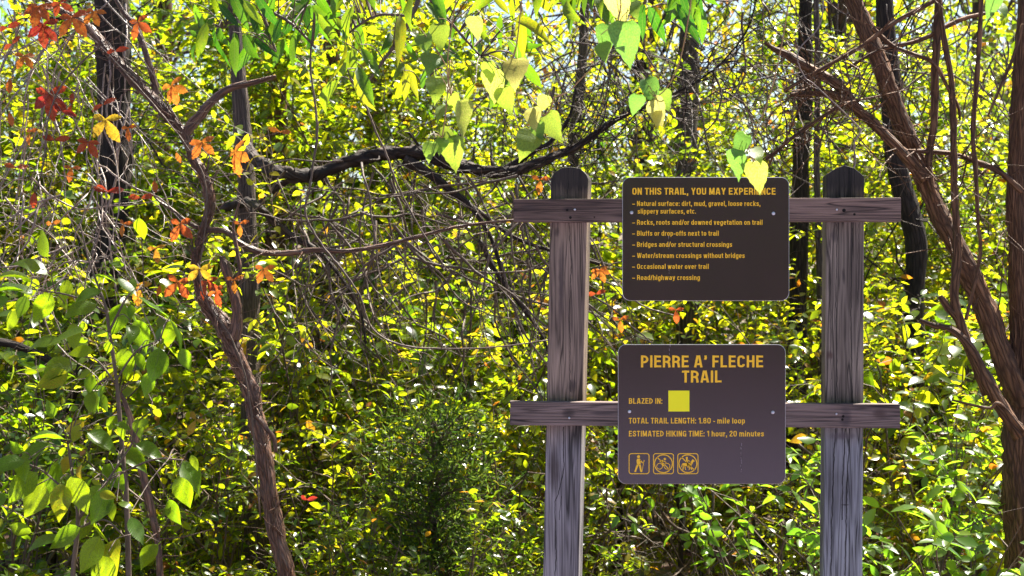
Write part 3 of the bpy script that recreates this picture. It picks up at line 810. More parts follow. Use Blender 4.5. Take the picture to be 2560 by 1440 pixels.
f.poly([(1725, 1158), (1731, 1148), (1735, 1150), (1737, 1153.5), (1733.5, 1154.5), (1729.5, 1162)])
f.bar((1709, 1164), (1707, 1175), 3, 2); f.bar((1712, 1165), (1714, 1175), 2.6, 2); f.bar((1726, 1164), (1729, 1175), 3, 2); f.bar((1724, 1165), (1723, 1175), 2.6, 2)
f.bar((1706.5, 1159), (1703.5, 1168), 2.4, 1.6)
f.circ(1717, 1144.5, 2.7); f.bar((1717, 1147), (1717.5, 1158), 5, 4); f.bar((1718, 1150), (1725, 1153.5), 1.8); f.bar((1718.5, 1157), (1720.5, 1169), 2.6)
f.bar((1703.5, 1142.5), (1736, 1175.5), 2.2)
f.build('pictogram', M['letter'], s2)['label'] = 'crossed out horse rider in a ring'
rs = random.Random(5)
f = Flat(TY + .0002)
for (x, ya, yb) in ((1674.5, 862, 915), (1853, 1108, 1183)):
    y = ya
    while y < yb:
        l = rs.uniform(1, 7); xx = x + rs.uniform(-1.2, 1.2)
        f.bar((xx, y), (xx + rs.uniform(-.5, .5), min(y + l, yb)), rs.uniform(.5, 1.2)); y += l + rs.uniform(1, 6)
f.build('scratches', M['scratch'], s2)
f = Flat(TY + .0002)
for (x, ya, yb) in ((1671, 590, 622), (1672, 668, 684)):
    y = ya
    while y < yb:
        l = rs.uniform(1, 5); xx = x + rs.uniform(-1.2, 1.2)
        f.bar((xx, y), (xx + rs.uniform(-.5, .5), min(y + l, yb)), rs.uniform(.6, 1.6)); y += l + rs.uniform(1, 6)
f.build('scratches', M['scratch'], s1)

# ------------------------------------------------------------------ traced trunks and limbs
rng = np.random.default_rng(11)
def limb(geo, pts, D, rough=.12, seg=12, per=8, dD=0.0, wig=.0, thin=1.0):
    """pts: (px, py, width px) along a limb D metres off (D may be a list); widths become real radii"""
    n = len(pts)
    Ds = np.broadcast_to(np.asarray(D, float), (n,)) + np.linspace(0, dD, n)
    P = np.array([np.concatenate([at(p[0], p[1], d), [p[2] * mpx(d) / 2 * thin]]) for p, d in zip(pts, Ds)])
    S = spline(P, per)
    if wig: S[:, :3] += rng.normal(0, wig, (len(S), 3)) * S[:, 3:4]
    tube(geo, S[:, :3], np.maximum(S[:, 3], .0012), seg, rough, rng)
    return S

def side_twigs(geo, S, n, length, r0, spread=1.0, up=.3, seg=4, tint=.5, t0=.1, kinks=6, away=0.0):
    """small bare twigs growing off a limb"""
    k = rng.integers(int(len(S) * t0), len(S), n)
    base = S[k, :3]
    d = rng.normal(0, 1, (n, 3)) * spread + np.array([0, away, up])
    d = unit(d)
    L_ = length * rng.uniform(.4, 1.2, n)
    PP = np.empty((n, kinks, 3)); PP[:, 0] = base
    for q in range(1, kinks):
        d = unit(d + rng.normal(0, .28, (n, 3)))
        PP[:, q] = PP[:, q - 1] + d * (L_ / (kinks - 1))[:, None]
    tubes_batch(geo, PP, r0 * rng.uniform(.6, 1.2, n), r0 * .3, seg, tint)
    return PP

# A: leaning reddish tree in front on the left, with the creeper climbing it
DA = 4.2
treeA = thing('leaning_tree', 'slender leaning tree with shaggy reddish bark, creeper leaves along its trunk', 'tree', at(735, 720, DA) * [1, 1, 0])
def local(geo, root):
    """shift a world-space Geo so that it hangs under its thing's base"""
    for v in geo.V: v -= np.array(root.location)
    return geo
g = Geo()
SA = limb(g, [(762, 2200, 92), (740, 1700, 82), (716, 1440, 72), (690, 1330, 62), (668, 1200, 60), (655, 1100, 62), (640, 1040, 60), (622, 965, 60), (594, 900, 66), (575, 850, 72), (549, 800, 62), (517, 759, 46), (497, 715, 40), (489, 660, 34),
              (497, 614, 30), (509, 574, 32), (523, 530, 34), (522, 480, 38), (505, 430, 36), (480, 393, 36), (461, 336, 38), (430, 300, 36), (403, 269, 38), (363, 228, 36), (322, 188, 38), (269, 124, 34), (215, 64, 30), (150, 25, 24), (70, -30, 20), (-40, -90, 16)], DA, .22, 18, 8, thin=.66)
SA2 = limb(g, [(582, 850, 36), (591, 816, 30), (592, 765, 26), (578, 715, 26), (564, 668, 24), (554, 641, 14)], DA - .03, .12, 10)
limb(g, [(578, 715, 12), (592, 690, 12), (600, 672, 12), (588, 604, 10), (584, 560, 8), (600, 500, 5)], DA - .03, .1, 7)
limb(g, [(461, 340, 26), (485, 305, 26), (504, 285, 24), (524, 259, 22), (571, 222, 20), (638, 205, 14), (690, 190, 8)], DA, .12, 9)
limb(g, [(390, 250, 20), (386, 208, 18), (370, 150, 16), (353, 100, 17), (335, 60, 15), (312, 34, 13), (285, -10, 11), (260, -60, 9)], DA + .02, .12, 9)
SA3 = limb(g, [(515, 576, 16), (564, 578, 14), (600, 608, 16), (655, 631, 16), (722, 633, 15), (789, 624, 14), (860, 628, 12), (950, 615, 11), (1050, 590, 10), (1150, 566, 8), (1280, 550, 6), (1360, 545, 4)], DA, .1, 8)
limb(g, [(509, 574, 14), (480, 562, 13), (453, 544, 11), (425, 520, 9), (403, 507, 7), (385, 492, 4)], DA, .1, 7)
limb(g, [(640, 1040, 14), (655, 1056, 14), (668, 1075, 13), (684, 1095, 12), (690, 1130, 9)], DA - .06, .12, 7)
side_twigs(g, SA, 60, .22, .0014)
side_twigs(g, SA3, 26, .3, .0016)
local(g, treeA).build('trunk', M['bark_red'], treeA)
g = Geo()     # shed bark strips and creeper root hairs on the trunk
k = rng.integers(10, len(SA) - 20, 150)
base = SA[k, :3] + rng.normal(0, .5, (150, 3)) * SA[k, 3:4]
dT = unit(np.gradient(SA[:, :3], axis=0))[k]
PP = np.empty((150, 4, 3)); PP[:, 0] = base + np.array([0, -1, 0]) * SA[k, 3:4] * .85
dd = unit(dT + rng.normal(0, .35, (150, 3)))
for q in range(1, 4): PP[:, q] = PP[:, q - 1] + dd * rng.uniform(.015, .04, (150, 1)); dd = unit(dd + rng.normal(0, .3, (150, 3)))
tubes_batch(g, PP, .003, .001, 4)
local(g, treeA).build('bark_strips', M['bark_red'], treeA)

# B: dark tree with the long level limb
DB = 5.2
treeB = thing('dark_limbed_tree', 'dark tree with a long wavy level limb reaching towards the sign', 'tree', at(640, 720, DB + .3) * [1, 1, 0])
g = Geo()
limb(g, [(660, 2000, 70), (640, 1440, 60), (628, 1000, 52), (622, 700, 50), (616, 480, 46), (610, 360, 44), (600, 250, 40), (590, 100, 34), (580, -80, 30), (570, -400, 22)], DB + .35, .1, 12)
local(g, treeB).build('trunk', M['bark_grey'], treeB)
g = Geo()
SB = limb(g, [(612, 365, 40), (640, 400, 42), (700, 432, 46), (780, 438, 46), (850, 412, 46), (901, 396, 46), (960, 384, 46), (1002, 383, 46), (1069, 386, 46), (1137, 410, 44), (1204, 427, 40), (1288, 427, 34), (1372, 396, 28), (1439, 369, 26), (1506, 322, 18), (1560, 290, 12), (1640, 255, 8), (1740, 205, 6), (1810, 150, 5), (1870, 70, 6), (1900, -40, 5)],
          [DB + .3, DB + .15, DB] + [DB] * 18, .24, 18, thin=.76)
limb(g, [(1010, 400, 30), (1060, 425, 26), (1100, 455, 24), (1130, 480, 20), (1180, 520, 15), (1230, 600, 12), (1260, 700, 9)], DB - .02, .12, 9)
limb(g, [(1250, 430, 20), (1300, 400, 18), (1340, 370, 16), (1370, 360, 12), (1420, 300, 9), (1440, 220, 7)], DB + .03, .12, 8)
limb(g, [(560, 520, 34), (620, 505, 30), (650, 520, 28), (690, 560, 28), (730, 592, 26), (790, 625, 20), (850, 690, 14), (900, 780, 11), (915, 860, 9)], [DB + .3, DB + .2] + [DB - .1] * 7, .18, 10, thin=.72)
limb(g, [(640, 520, 18), (690, 470, 16), (740, 440, 12)], DB + .05, .1, 8)
limb(g, [(1200, 600, 14), (1240, 680, 13), (1300, 760, 12), (1350, 830, 9), (1380, 900, 6)], DB + .1, .1, 7)
limb(g, [(1130, 480, 13), (1200, 530, 12), (1300, 600, 10), (1500, 660, 9)], DB + .1, .1, 7)
side_twigs(g, SB, 70, .5, .003, up=.1, t0=.3)
side_twigs(g, SB, 60, .7, .0025, up=.2, t0=.55)
side_twigs(g, SB, 9, .16, .008, up=-.2, seg=7, t0=.1)
side_twigs(g, SB, 60, .25, .0022, up=.5, t0=.05)
local(g, treeB).build('limb', M['bark_limb'], treeB)

# K: orange-brown many-stemmed tree at the right edge
DK = 4.5
treeK = thing('many_stemmed_tree', 'many stemmed tree with ridged orange brown bark at the right edge', 'tree', at(2560, 720, DK) * [1, 1, 0])
g = Geo()
limb(g, [(2585, 2000, 130), (2570, 1440, 110), (2556, 1250, 96), (2552, 1100, 90), (2556, 980, 84), (2556, 880, 66), (2552, 740, 60), (2548, 600, 56), (2543, 437, 48), (2548, 300, 42), (2552, 168, 38), (2560, 0, 32), (2570, -200, 26)], DK, .16, 20, 10)
SK = limb(g, [(2556, 1010, 70), (2530, 950, 60), (2496, 860, 54), (2455, 753, 52), (2402, 640, 50), (2350, 540, 50), (2315, 454, 46), (2278, 370, 44), (2244, 286, 45), (2214, 202, 45), (2177, 101, 44), (2133, 0, 38), (2090, -100, 32), (2040, -240, 24)], DK - .02, .15, 18, 10)
SK2 = limb(g, [(2312, 450, 34), (2254, 380, 29), (2204, 329, 26), (2170, 296, 25), (2120, 255, 23), (2085, 238, 22), (2056, 232, 18), (2010, 236, 14), (1975, 236, 8)], DK - .1, .13, 10)
limb(g, [(2150, 282, 26), (2096, 215, 26), (2036, 178, 25), (1969, 138, 20), (1935, 122, 14), (1910, 106, 8)], DK - .08, .12, 10)
limb(g, [(2340, 505, 20), (2321, 420, 19), (2335, 302, 19), (2338, 168, 20), (2345, 60, 21), (2350, -60, 18), (2370, -200, 14)], DK - .1, .15, 12)
limb(g, [(2470, 985, 26), (2430, 890, 26), (2405, 820, 24), (2386, 747, 24), (2393, 640, 22), (2391, 560, 20), (2386, 480, 18), (2383, 302, 16), (2376, 185, 15), (2358, 84, 13), (2345, -40, 10)], DK - .15, .15, 12)
limb(g, [(2420, 860, 20), (2395, 800, 18), (2370, 770, 18), (2350, 740, 14)], DK - .15, .13, 8)
limb(g, [(2550, 1090, 40), (2500, 1010, 36), (2460, 940, 32), (2425, 870, 26), (2380, 825, 18), (2330, 812, 12), (2300, 800, 8)], DK - .2, .14, 10)
limb(g, [(2445, 560, 8), (2439, 420, 12), (2432, 336, 12), (2442, 202, 13), (2451, 50, 12), (2455, -50, 10)], DK - .2, .15, 9)
limb(g, [(2415, 800, 9), (2450, 640, 9), (2445, 560, 9)], DK - .18, .1, 7)
SK3 = limb(g, [(2555, 480, 16), (2500, 430, 16), (2440, 405, 14), (2380, 385, 13), (2300, 378, 12), (2262, 378, 8)], DK - .1, .15, 9)
limb(g, [(2180, 70, 13), (2240, 120, 12), (2330, 155, 11), (2370, 220, 9), (2395, 265, 8), (2400, 300, 6)], DK - .15, .1, 7)
SK4 = limb(g, [(1960, 228, 8), (2040, 180, 10), (2150, 118, 11), (2230, 60, 12), (2330, 5, 12), (2420, -50, 10)], DK - .2, .1, 7)
SK5 = limb(g, [(1915, 400, 8), (2000, 330, 10), (2090, 270, 10), (2110, 255, 9)], DK - .2, .1, 7)
limb(g, [(2480, 30, 9), (2400, 50, 12), (2300, 100, 12), (2200, 125, 9), (2120, 170, 7)], DK - .1, .1, 7)
limb(g, [(2560, 1080, 10), (2500, 1010, 9), (2470, 1020, 8), (2380, 1000, 5)], DK - .3, .1, 6)
limb(g, [(2558, 60, 10), (2530, 150, 9), (2500, 220, 9), (2470, 290, 6)], DK - .25, .1, 6)
for S_ in (SK, SK2, SK3, SK4, SK5):
    side_twigs(g, S_, 26, .45, .0028, up=.15, t0=.1)
local(g, treeK).build('trunk', M['bark_orange'], treeK)

# background trunks, each a tree with its own crown of leaves above (added below)
trunks = [
    # name, label, material, depth, points, crown?
    ('dark_trunk_tree', 'thick dark trunk standing behind the red creeper', 'bark_dark', 6.6, [(250, 1800, 96), (258, 1120, 88), (252, 1000, 84), (246, 880, 80), (262, 700, 80), (284, 530, 80), (288, 380, 78), (287, 218, 80), (280, 100, 86), (276, 0, 88), (270, -300, 80)]),
    ('brown_trunk_tree', 'orange brown trunk between the leaning tree and the overhanging long leaves', 'bark_orange', 8.0, [(672, 1700, 60), (684, 900, 54), (690, 500, 50), (692, 268, 46), (700, 120, 42), (704, -60, 38), (706, -300, 30)]),
    ('brown_trunk_tree', 'narrow brown trunk behind the hanging long leaves, above the level limb', 'bark_orange', 8.6, [(800, 1700, 64), (812, 1000, 60), (806, 715, 60), (800, 560, 54), (815, 300, 46), (828, 120, 40), (834, 20, 38), (840, -300, 32)]),
    ('brown_trunk_tree', 'thin brown trunk behind the middle of the level limb', 'bark_orange', 9.4, [(960, 1700, 44), (950, 900, 40), (938, 400, 38), (932, 285, 38), (925, 120, 32), (918, -80, 28)]),
    ('dark_trunk_tree', 'slim purplish trunk rising behind the left post', 'bark_grey', 8.0, [(1405, 1700, 34), (1418, 900, 32), (1432, 420, 30), (1445, 260, 28), (1458, 120, 24), (1464, -60, 22)]),
    ('grey_trunk_tree', 'grey trunk rising behind the upper sign', 'bark_grey', 8.2, [(1730, 1700, 64), (1722, 900, 60), (1716, 440, 56), (1718, 260, 54), (1722, 120, 52), (1728, 0, 46), (1735, -300, 40)]),
    ('dark_trunk_tree', 'straight dark trunk just left of the right post top', 'bark_dark', 7.6, [(1985, 1700, 56), (1992, 900, 50), (2002, 420, 44), (2008, 330, 44), (2014, 200, 36), (2012, 100, 36), (2014, 0, 34), (2020, -300, 28)]),
    ('grey_trunk_tree', 'pole thin grey trunk beside the straight dark one', 'bark_grey', 7.2, [(2060, 1600, 20), (2052, 800, 18), (2042, 430, 16), (2044, 168, 15), (2040, 0, 14), (2040, -300, 12)]),
    ('dark_trunk_tree', 'dark trunk behind the stems of the orange barked tree', 'bark_dark', 6.4, [(2330, 1800, 64), (2318, 1300, 56), (2292, 1000, 50), (2285, 800, 46), (2290, 620, 52), (2278, 547, 56), (2240, 400, 52), (2228, 250, 50), (2224, 168, 50), (2212, 34, 46), (2205, -300, 40)]),
]
bg_roots = []
for (nm, lab, mat, D, pts) in trunks:
    lo = at(pts[0][0], pts[0][1], D)
    base = np.array([lo[0], D, float(terrain(lo[0], D)) - .05])
    root = thing(nm, lab, 'tree', base)
    g = Geo()
    S = limb(g, pts, D, .09, 12, 8)
    tp = S[-1]
    ext = np.array([tp[:3] + np.array([rng.normal(0, .12), rng.normal(0, .12), 1.0]) * q for q in (0, 3.3, 6.6, 10.0)])
    tube(g, spline(ext, 4), np.linspace(tp[3], tp[3] * .5, 13), 10, .08, rng)
    side_twigs(g, S, 22, .9, .006, up=.4, t0=.25)
    local(g, root).build('trunk', M[mat], root)
    bg_roots.append((root, S, ext))

# small leaning stems
def small_stem(nm, lab, pts, D, mat, tw=12, cat='sapling'):
    root = thing(nm, lab, cat, at(pts[0][0], 720, D) * [1, 1, 0])
    g = Geo(); S = limb(g, pts, D, .12, 8)
    side_twigs(g, S, tw, .3, .002, t0=.2)
    local(g, root).build('stem', M[mat], root)
    return root, S
small_stem('bare_stem', 'thin reddish bare stem leaning in front of the dark left trunk', [(410, 1900, 20), (400, 1430, 17), (380, 1279, 18), (356, 1178, 20), (336, 1088, 17), (318, 1020, 12), (300, 980, 8)], 4.0, 'bark_red')
small_stem('fallen_limb', 'dark broken limb sticking in at the left edge behind the broad leaves', [(-180, 840, 26), (0, 856, 22), (67, 873, 20), (134, 907, 18), (160, 925, 8)], 5.0, 'bark_dark', 6, 'limb')
small_stem('bare_stem', 'short dark slanting stem beside the foot of the thick dark trunk', [(120, 1500, 30), (150, 1090, 28), (172, 1010, 28), (195, 950, 26), (215, 860, 18), (235, 780, 10)], 5.8, 'bark_dark', 6)
small_stem('bare_stem', 'dark thin stem below the lower sign', [(1715, 1900, 14), (1702, 1440, 14), (1706, 1330, 13), (1692, 1230, 12), (1683, 1160, 10), (1672, 1050, 7)], 6.0, 'bark_dark', 10)
small_stem('bare_stem', 'dark stem between the lower sign and the left post', [(1560, 1900, 22), (1545, 1440, 20), (1550, 1250, 16), (1538, 1100, 12), (1520, 960, 8)], 6.4, 'bark_dark', 10)
small_stem('bare_stem', 'dark crooked stem under the right end of the lower sign', [(1905, 1900, 26), (1915, 1440, 22), (1908, 1300, 20), (1920, 1200, 16), (1915, 1000, 10)], 6.6, 'bark_dark', 10)

# long bare vines
def vine(nm, lab, pts, D, mat='twig', group=None):
    root = thing(nm, lab, 'vine', at(pts[0][0], pts[0][1], D))
    g = Geo(); S = limb(g, pts, D, .06, 6, 8, wig=.15)
    side_twigs(g, S, 6, .12, .0012)
    local(g, root).build('stem', M[mat], root)
vine('hanging_vine', 'long thin vine hanging straight down across the left end of the level limb', [(790, -60, 4.9), (784, 60, 4.9), (776, 161, 4.9), (788, 260, 5.6), (793, 336, 6.3), (783, 410, 5.6), (772, 480, 5.6), (762, 520, 5.6), (773, 560, 5.6), (810, 620, 5.6), (860, 681, 5.6), (900, 740, 4.9), (930, 820, 4.9), (1000, 862, 4.9), (1120, 872, 4.2), (1240, 868, 4.2), (1370, 850, 3.5)], 3.9, 'stem')
vine('hanging_vine', 'thin vine curving down in front of the middle of the level limb', [(905, -60, 4.2), (880, 60, 4.2), (861, 134, 4.2), (875, 190, 4.9), (901, 235, 4.9), (925, 290, 5.6), (942, 335, 5.6), (962, 376, 5.6), (982, 433, 5.6), (1002, 480, 4.9), (1050, 570, 4.2), (1120, 680, 3.5)], 3.95, 'stem')
vine('hanging_vine', 'thin wavy vine hanging behind the top of the right post', [(2060, -40, 3.5), (2050, 60, 3.5), (1995, 130, 3.5), (2010, 190, 3.5), (2040, 215, 3.5), (2140, 310, 4.2), (2150, 330, 4.9), (2135, 360, 4.2), (2138, 400, 4.2), (2132, 440, 4.2), (2120, 520, 2.8)], 4.0)

# tangle of thin pale vines at upper left
def tangle(lab, n, x0, x1, ytop, ybot, D0, D1, mat, seed, drift=20, hang=1.0, wid=(3, 7)):
    r_ = np.random.default_rng(seed)
    root = thing('vine_tangle', lab, 'vine', at((x0 + x1) / 2, ytop, (D0 + D1) / 2))
    g = Geo()
    k = 14
    xs = r_.uniform(x0, x1, n); ys = r_.uniform(ytop, ytop + .55 * (ybot - ytop), n); D = r_.uniform(D0, D1, n)
    ln = r_.uniform(.35, 1.0, n) * (ybot - ytop) * .9
    ang = np.where(r_.random(n) < hang, r_.normal(90, 16, n), r_.uniform(10, 170, n))
    PP = np.empty((n, k, 3)); a = np.radians(ang); cx, cy_, cD = xs.copy(), ys.copy(), D.copy()
    curl = r_.normal(0, .03, n)
    for q in range(k):
        for e in range(n): PP[e, q] = at(cx[e], cy_[e], cD[e])
        a = a + curl + r_.normal(0, .17, n)
        cx = cx + np.cos(a) * ln / k; cy_ = cy_ + np.sin(a) * ln / k; cD = cD + r_.normal(0, .02, n)
    wpx = r_.uniform(*wid, n)
    tubes_batch(g, PP, wpx * mpx(D0) / 2, wpx * .15 * mpx(D0), 5)
    PPs = PP[r_.integers(0, n, n * 2), r_.integers(2, k, n * 2)]
    Q = np.empty((n * 2, 5, 3)); Q[:, 0] = PPs; d = unit(r_.normal(0, 1, (n * 2, 3)) + [0, 0, -.4])
    for q in range(1, 5): Q[:, q] = Q[:, q - 1] + d * r_.uniform(.02, .06, (n * 2, 1)); d = unit(d + r_.normal(0, .4, (n * 2, 3)))
    tubes_batch(g, Q, .0014, .0006, 3)
    local(g, root).build('stems', M[mat], root)
tangle('tangle of thin pale vines hanging among the red leaves', 52, -40, 330, -60, 700, 4.1, 4.8, 'twig', 3, hang=.75)
tangle('sprawl of grey bare twigs at the left edge below the red leaves', 34, -60, 260, 380, 900, 4.2, 4.9, 'twig', 4, hang=.2)
tangle('mesh of fine bare grey twigs behind and above the upper sign', 105, 1230, 2000, -40, 470, 5.2, 7.0, 'stem', 8, hang=.45, wid=(3, 8))
tangle('fine bare twigs crossing at the top right among the orange stems', 50, 1950, 2560, -40, 480, 5.0, 6.2, 'stem', 9, hang=.35, wid=(3, 7))
tangle('tangle of dark twigs between the leaning tree and the left post', 150, 640, 1420, 400, 1050, 4.7, 6.0, 'stem', 10, hang=.3, wid=(3, 10))
tangle('low tangle of brown dead stems under the lower sign', 75, 1450, 2080, 1080, 1600, 5.0, 6.5, 'stem', 12, hang=.6, wid=(3, 9))

# ------------------------------------------------------------------ bushes
def grow(seed, height, spread, nstem, ntw, nsub, leaf, mat, tint=(.2, .75), up=.55, stem_r=.011, spacing=.043, tmpl=ELL, lsize=(.044, .075), cover=(.15, 1.0), label='', name='bush', cat='bush', droop=.25, autumn=.07, bare=.34):
    """one bush: arching stems, side shoots, leaves in pairs along the shoots; returns its root"""
    r = np.random.default_rng(seed)
    root = thing(name, label, cat)
    gs, gl = Geo(), Geo()
    allP = []
    n = 9
    a = r.uniform(0, math.tau, nstem); lean = r.uniform(.1, 1.0, nstem)
    d = np.stack([np.cos(a) * lean * spread / height, np.sin(a) * lean * spread / height, np.ones(nstem)], -1)
    L = height * r.uniform(.7, 1.1, nstem)
    P = np.empty((nstem, n, 3)); P[:, 0] = np.stack([np.cos(a), np.sin(a), np.zeros(nstem)], -1) * .12 * spread * r.random((nstem, 1)); P[:, 0, 2] = -.08
    dd = unit(d)
    for q in range(1, n):
        P[:, q] = P[:, q - 1] + dd * (L / (n - 1))[:, None]
        out = d * [1, 1, 0]
        dd = unit(dd + r.normal(0, .13, (nstem, 3)) + out * .14 * q / n - np.array([0, 0, .05 * q / n]))
    tubes_batch(gs, P, stem_r * r.uniform(.6, 1.2, nstem), stem_r * .3, 5)
    def shoots(src, count, length, t0, rad, k=6, outb=.7, upb=.3):
        s = r.integers(0, len(src), count); t = r.uniform(t0, .98, count) * (src.shape[1] - 1)
        i0 = np.minimum(t.astype(int), src.shape[1] - 2); fr = (t - i0)[:, None]
        b = src[s, i0] * (1 - fr) + src[s, i0 + 1] * fr
        tang = unit(src[s, i0 + 1] - src[s, i0])
        dv = unit(r.normal(0, 1, (count, 3)) * outb + tang * .7 + np.array([0, 0, upb]))
        Ls = length * r.uniform(.5, 1.25, count)
        Q = np.empty((count, k, 3)); Q[:, 0] = b
        for q in range(1, k):
            Q[:, q] = Q[:, q - 1] + dv * (Ls / (k - 1))[:, None]
            dv = unit(dv + r.normal(0, .14, (count, 3)) - np.array([0, 0, droop * q / k]))
        tubes_batch(gs, Q, rad, rad * .4, 3)
        return Q, Ls
    T1, L1 = shoots(P, ntw, height * .3, cover[0], stem_r * .35)
    T2, L2 = shoots(T1, nsub, height * .14, .1, stem_r * .2)
    for Q, Ls in ((T1, L1), (T2, L2)):
        keep = r.random(len(Q)) > bare
        Q, Ls = Q[keep], Ls[keep]
        m = max(2, int(Ls.mean() / spacing))
        t = np.linspace(.12, 1.0, m) * (Q.shape[1] - 1)
        i0 = np.minimum(t.astype(int), Q.shape[1] - 2); fr = (t - i0)[None, :, None]
        pos = Q[:, i0] * (1 - fr) + Q[:, i0 + 1] * fr
        tang = unit(Q[:, i0 + 1] - Q[:, i0])
        upv = np.array([0, 0, 1.0])
        sidev = unit(np.cross(tang, upv + r.normal(0, .35, tang.shape)))
        for sg in (1, -1):
            ld = unit(sidev * sg + tang * .55 + r.normal(0, .3, tang.shape) - [0, 0, .22])
            nr = unit(upv + r.normal(0, .5, tang.shape))
            pp = pos.reshape(-1, 3); l2 = ld.reshape(-1, 3); n2 = nr.reshape(-1, 3)
            cnt = len(pp)
            ok = r.random(cnt) > .2
            tn = np.clip(r.uniform(*tint, cnt) * .55 + np.repeat(r.uniform(*tint, len(Q)), m) * .45 + np.repeat(r.normal(0, .1, len(Q)), m), 0, .92); tn = np.where(r.random(cnt) < autumn, r.uniform(.8, 1.0, cnt), tn)
            leaves(gl, tmpl, pp[ok], l2[ok], n2[ok], r.uniform(*lsize, cnt)[ok], tn[ok], r.uniform(.8, 1.2, cnt)[ok])
    gs.build('stems', M['stem'], root)
    gl.build('foliage', mat, root, smooth=False)
    root['leafcount'] = 0
    del root['leafcount']
    return root

protos = {}
protos['tall'] = grow(1, 3.0, 1.25, 12, 110, 420, None, M['leaf'], (.2, .78))
protos['round'] = grow(2, 2.3, 1.3, 14, 120, 430, None, M['leaf'], (.2, .82), tmpl=ELLW, lsize=(.042, .068))
protos['gold'] = grow(3, 2.6, 1.2, 11, 100, 400, None, M['leaf'], (.28, .86), autumn=.12, lsize=(.048, .08))
protos['low'] = grow(4, 1.5, 1.0, 15, 130, 430, None, M['leaf'], (.15, .76), lsize=(.036, .06), spacing=.038)
protos['lanky'] = grow(5, 3.4, 1.2, 9, 80, 300, None, M['leaf'], (.15, .7), bare=.3, lsize=(.05, .08))

protos['sapling'] = grow(7, 3.9, 1.0, 6, 75, 260, None, M['leaf'], (.25, .82), cover=(.55, 1.0), lsize=(.04, .075), bare=.12, spacing=.042)
protos['broad'] = grow(6, 2.4, 1.2, 10, 75, 230, None, M['leaf'], (.1, .7), tmpl=OVAL, lsize=(.08, .125), spacing=.085, autumn=.04)
used = set()
def bush(kind, px, D, sc, label, group, sz=1.0, rot=None):
    x = (px - 1280) / 3555.56 * D
    loc = (x, D, float(terrain(x, D)))
    rz = rng.uniform(0, math.tau) if rot is None else rot
    src = protos[kind]
    if kind not in used:
        used.add(kind); o = src
        o.location = loc; o.rotation_euler = (0, 0, rz); o.scale = (sc, sc, sc * sz)
        o['label'] = label; o['group'] = group
    else:
        o = copy_thing(src, loc, rz, (sc, sc, sc * sz), label, group)
    return o

G1 = 'leafy bushes along the front of the wood'
G2 = 'taller bushes filling the wood behind'
G3 = 'bushes deep in the wood'
front = [
    ('low', -60, 5.1, 0.91, 'small leaved low bush at the bottom left corner behind the broad leaves'),
    ('low', 470, 5.4, 0.86, 'low small leaved bush behind the foot of the leaning tree, on its left side'),
    ('low', 830, 5.5, 0.86, 'low bush between the leaning tree foot and the cedar sapling'),
    ('low', 1290, 5.8, 0.86, 'low bush right of the cedar sapling at the left post foot'),
    ('broad', 180, 6.1, 0.80, 'bush with broader leaves in front of the thick dark trunk'),
    ('round', 560, 6.4, 0.84, 'rounded yellow green bush seen behind the leaning tree'),
    ('gold', 900, 6.2, 0.80, 'golden green bush below the level limb'),
    ('broad', 1180, 6.5, 0.76, 'tall bush with broader leaves behind the cedar sapling, left of the left post'),
    ('gold', 1500, 6.6, 0.72, 'golden green bush showing between the left post and the signs'),
    ('round', 1780, 6.8, 0.72, 'rounded bush showing in the gap between the two signs'),
    ('gold', 2230, 5.8, 0.67, 'golden green bush just right of the right post'),
    ('low', 2010, 5.8, .5, 'low green bush at the foot of the right post'),
    ('broad', 2480, 6.0, 0.76, 'bush with broader leaves behind the base of the orange barked tree'),
]
front += [
    ('sapling', 60, 8.2, .95, 'tall leafy sapling whose top fills the upper left corner behind the vine tangle'),
    ('sapling', 430, 7.9, .95, 'tall leafy sapling rising just right of the thick dark trunk'),
    ('sapling', 760, 8.1, 1.0, 'tall leafy sapling rising among the brown trunks above the level limb'),
    ('sapling', 1080, 8.0, .95, 'tall leafy sapling whose top shows behind the hanging yellow heart leaves'),
    ('sapling', 2440, 8.0, .9, 'tall leafy sapling rising between the stems of the orange barked tree'),
    ('low', 1010, 4.75, .62, 'small low bush in front of the cedar sapling, on its left side'),
    ('low', 1230, 4.8, .6, 'small low bush between the cedar sapling and the left post'),
]
for k, px_, D, sc, lab in front: bush(k, px_, D, sc, lab, G1)
mid = [
    ('tall', -150, 7.8, 0.88, 'tall bush at the far left behind the vine tangle'),
    ('gold', 150, 8.2, 0.96, 'tall golden bush behind the red creeper leaves'),
    ('broad', 420, 8.0, 0.92, 'tall bush with broader leaves right of the thick dark trunk'),
    ('gold', 660, 8.4, 0.96, 'tall golden bush around the brown trunk above the level limb'),
    ('broad', 900, 8.2, 1.04, 'tall bush with broader leaves directly behind the level limb'),
    ('tall', 1120, 8.6, 0.92, 'tall green bush behind the hanging heart shaped leaves'),
    ('lanky', 1400, 8.8, 0.80, 'thin lanky bush behind the left post top'),
    ('lanky', 1640, 9.0, 0.80, 'thin lanky bush behind the upper sign'),
    ('lanky', 1900, 8.6, 0.84, 'thin lanky bush between the upper sign and the straight dark trunk'),
    ('tall', 2120, 8.2, 0.80, 'fresh green tall bush behind the right post top'),
    ('gold', 2380, 7.8, 0.80, 'golden bush showing between the orange stems'),
    ('tall', 2620, 8.0, 0.88, 'tall green bush at the far right behind the orange barked tree'),
]
for k, px_, D, sc, lab in mid: bush(k, px_, D, sc, lab, G2)
for q, px_ in enumerate(np.linspace(-200, 2750, 11)):
    D = rng.uniform(9.5, 11.5)
    bush(['tall', 'gold', 'lanky', 'round', 'tall'][q % 5], px_ + rng.uniform(-60, 60), D, rng.uniform(.95, 1.2), 'green and gold bush deep in the wood behind the nearer bushes', G3)

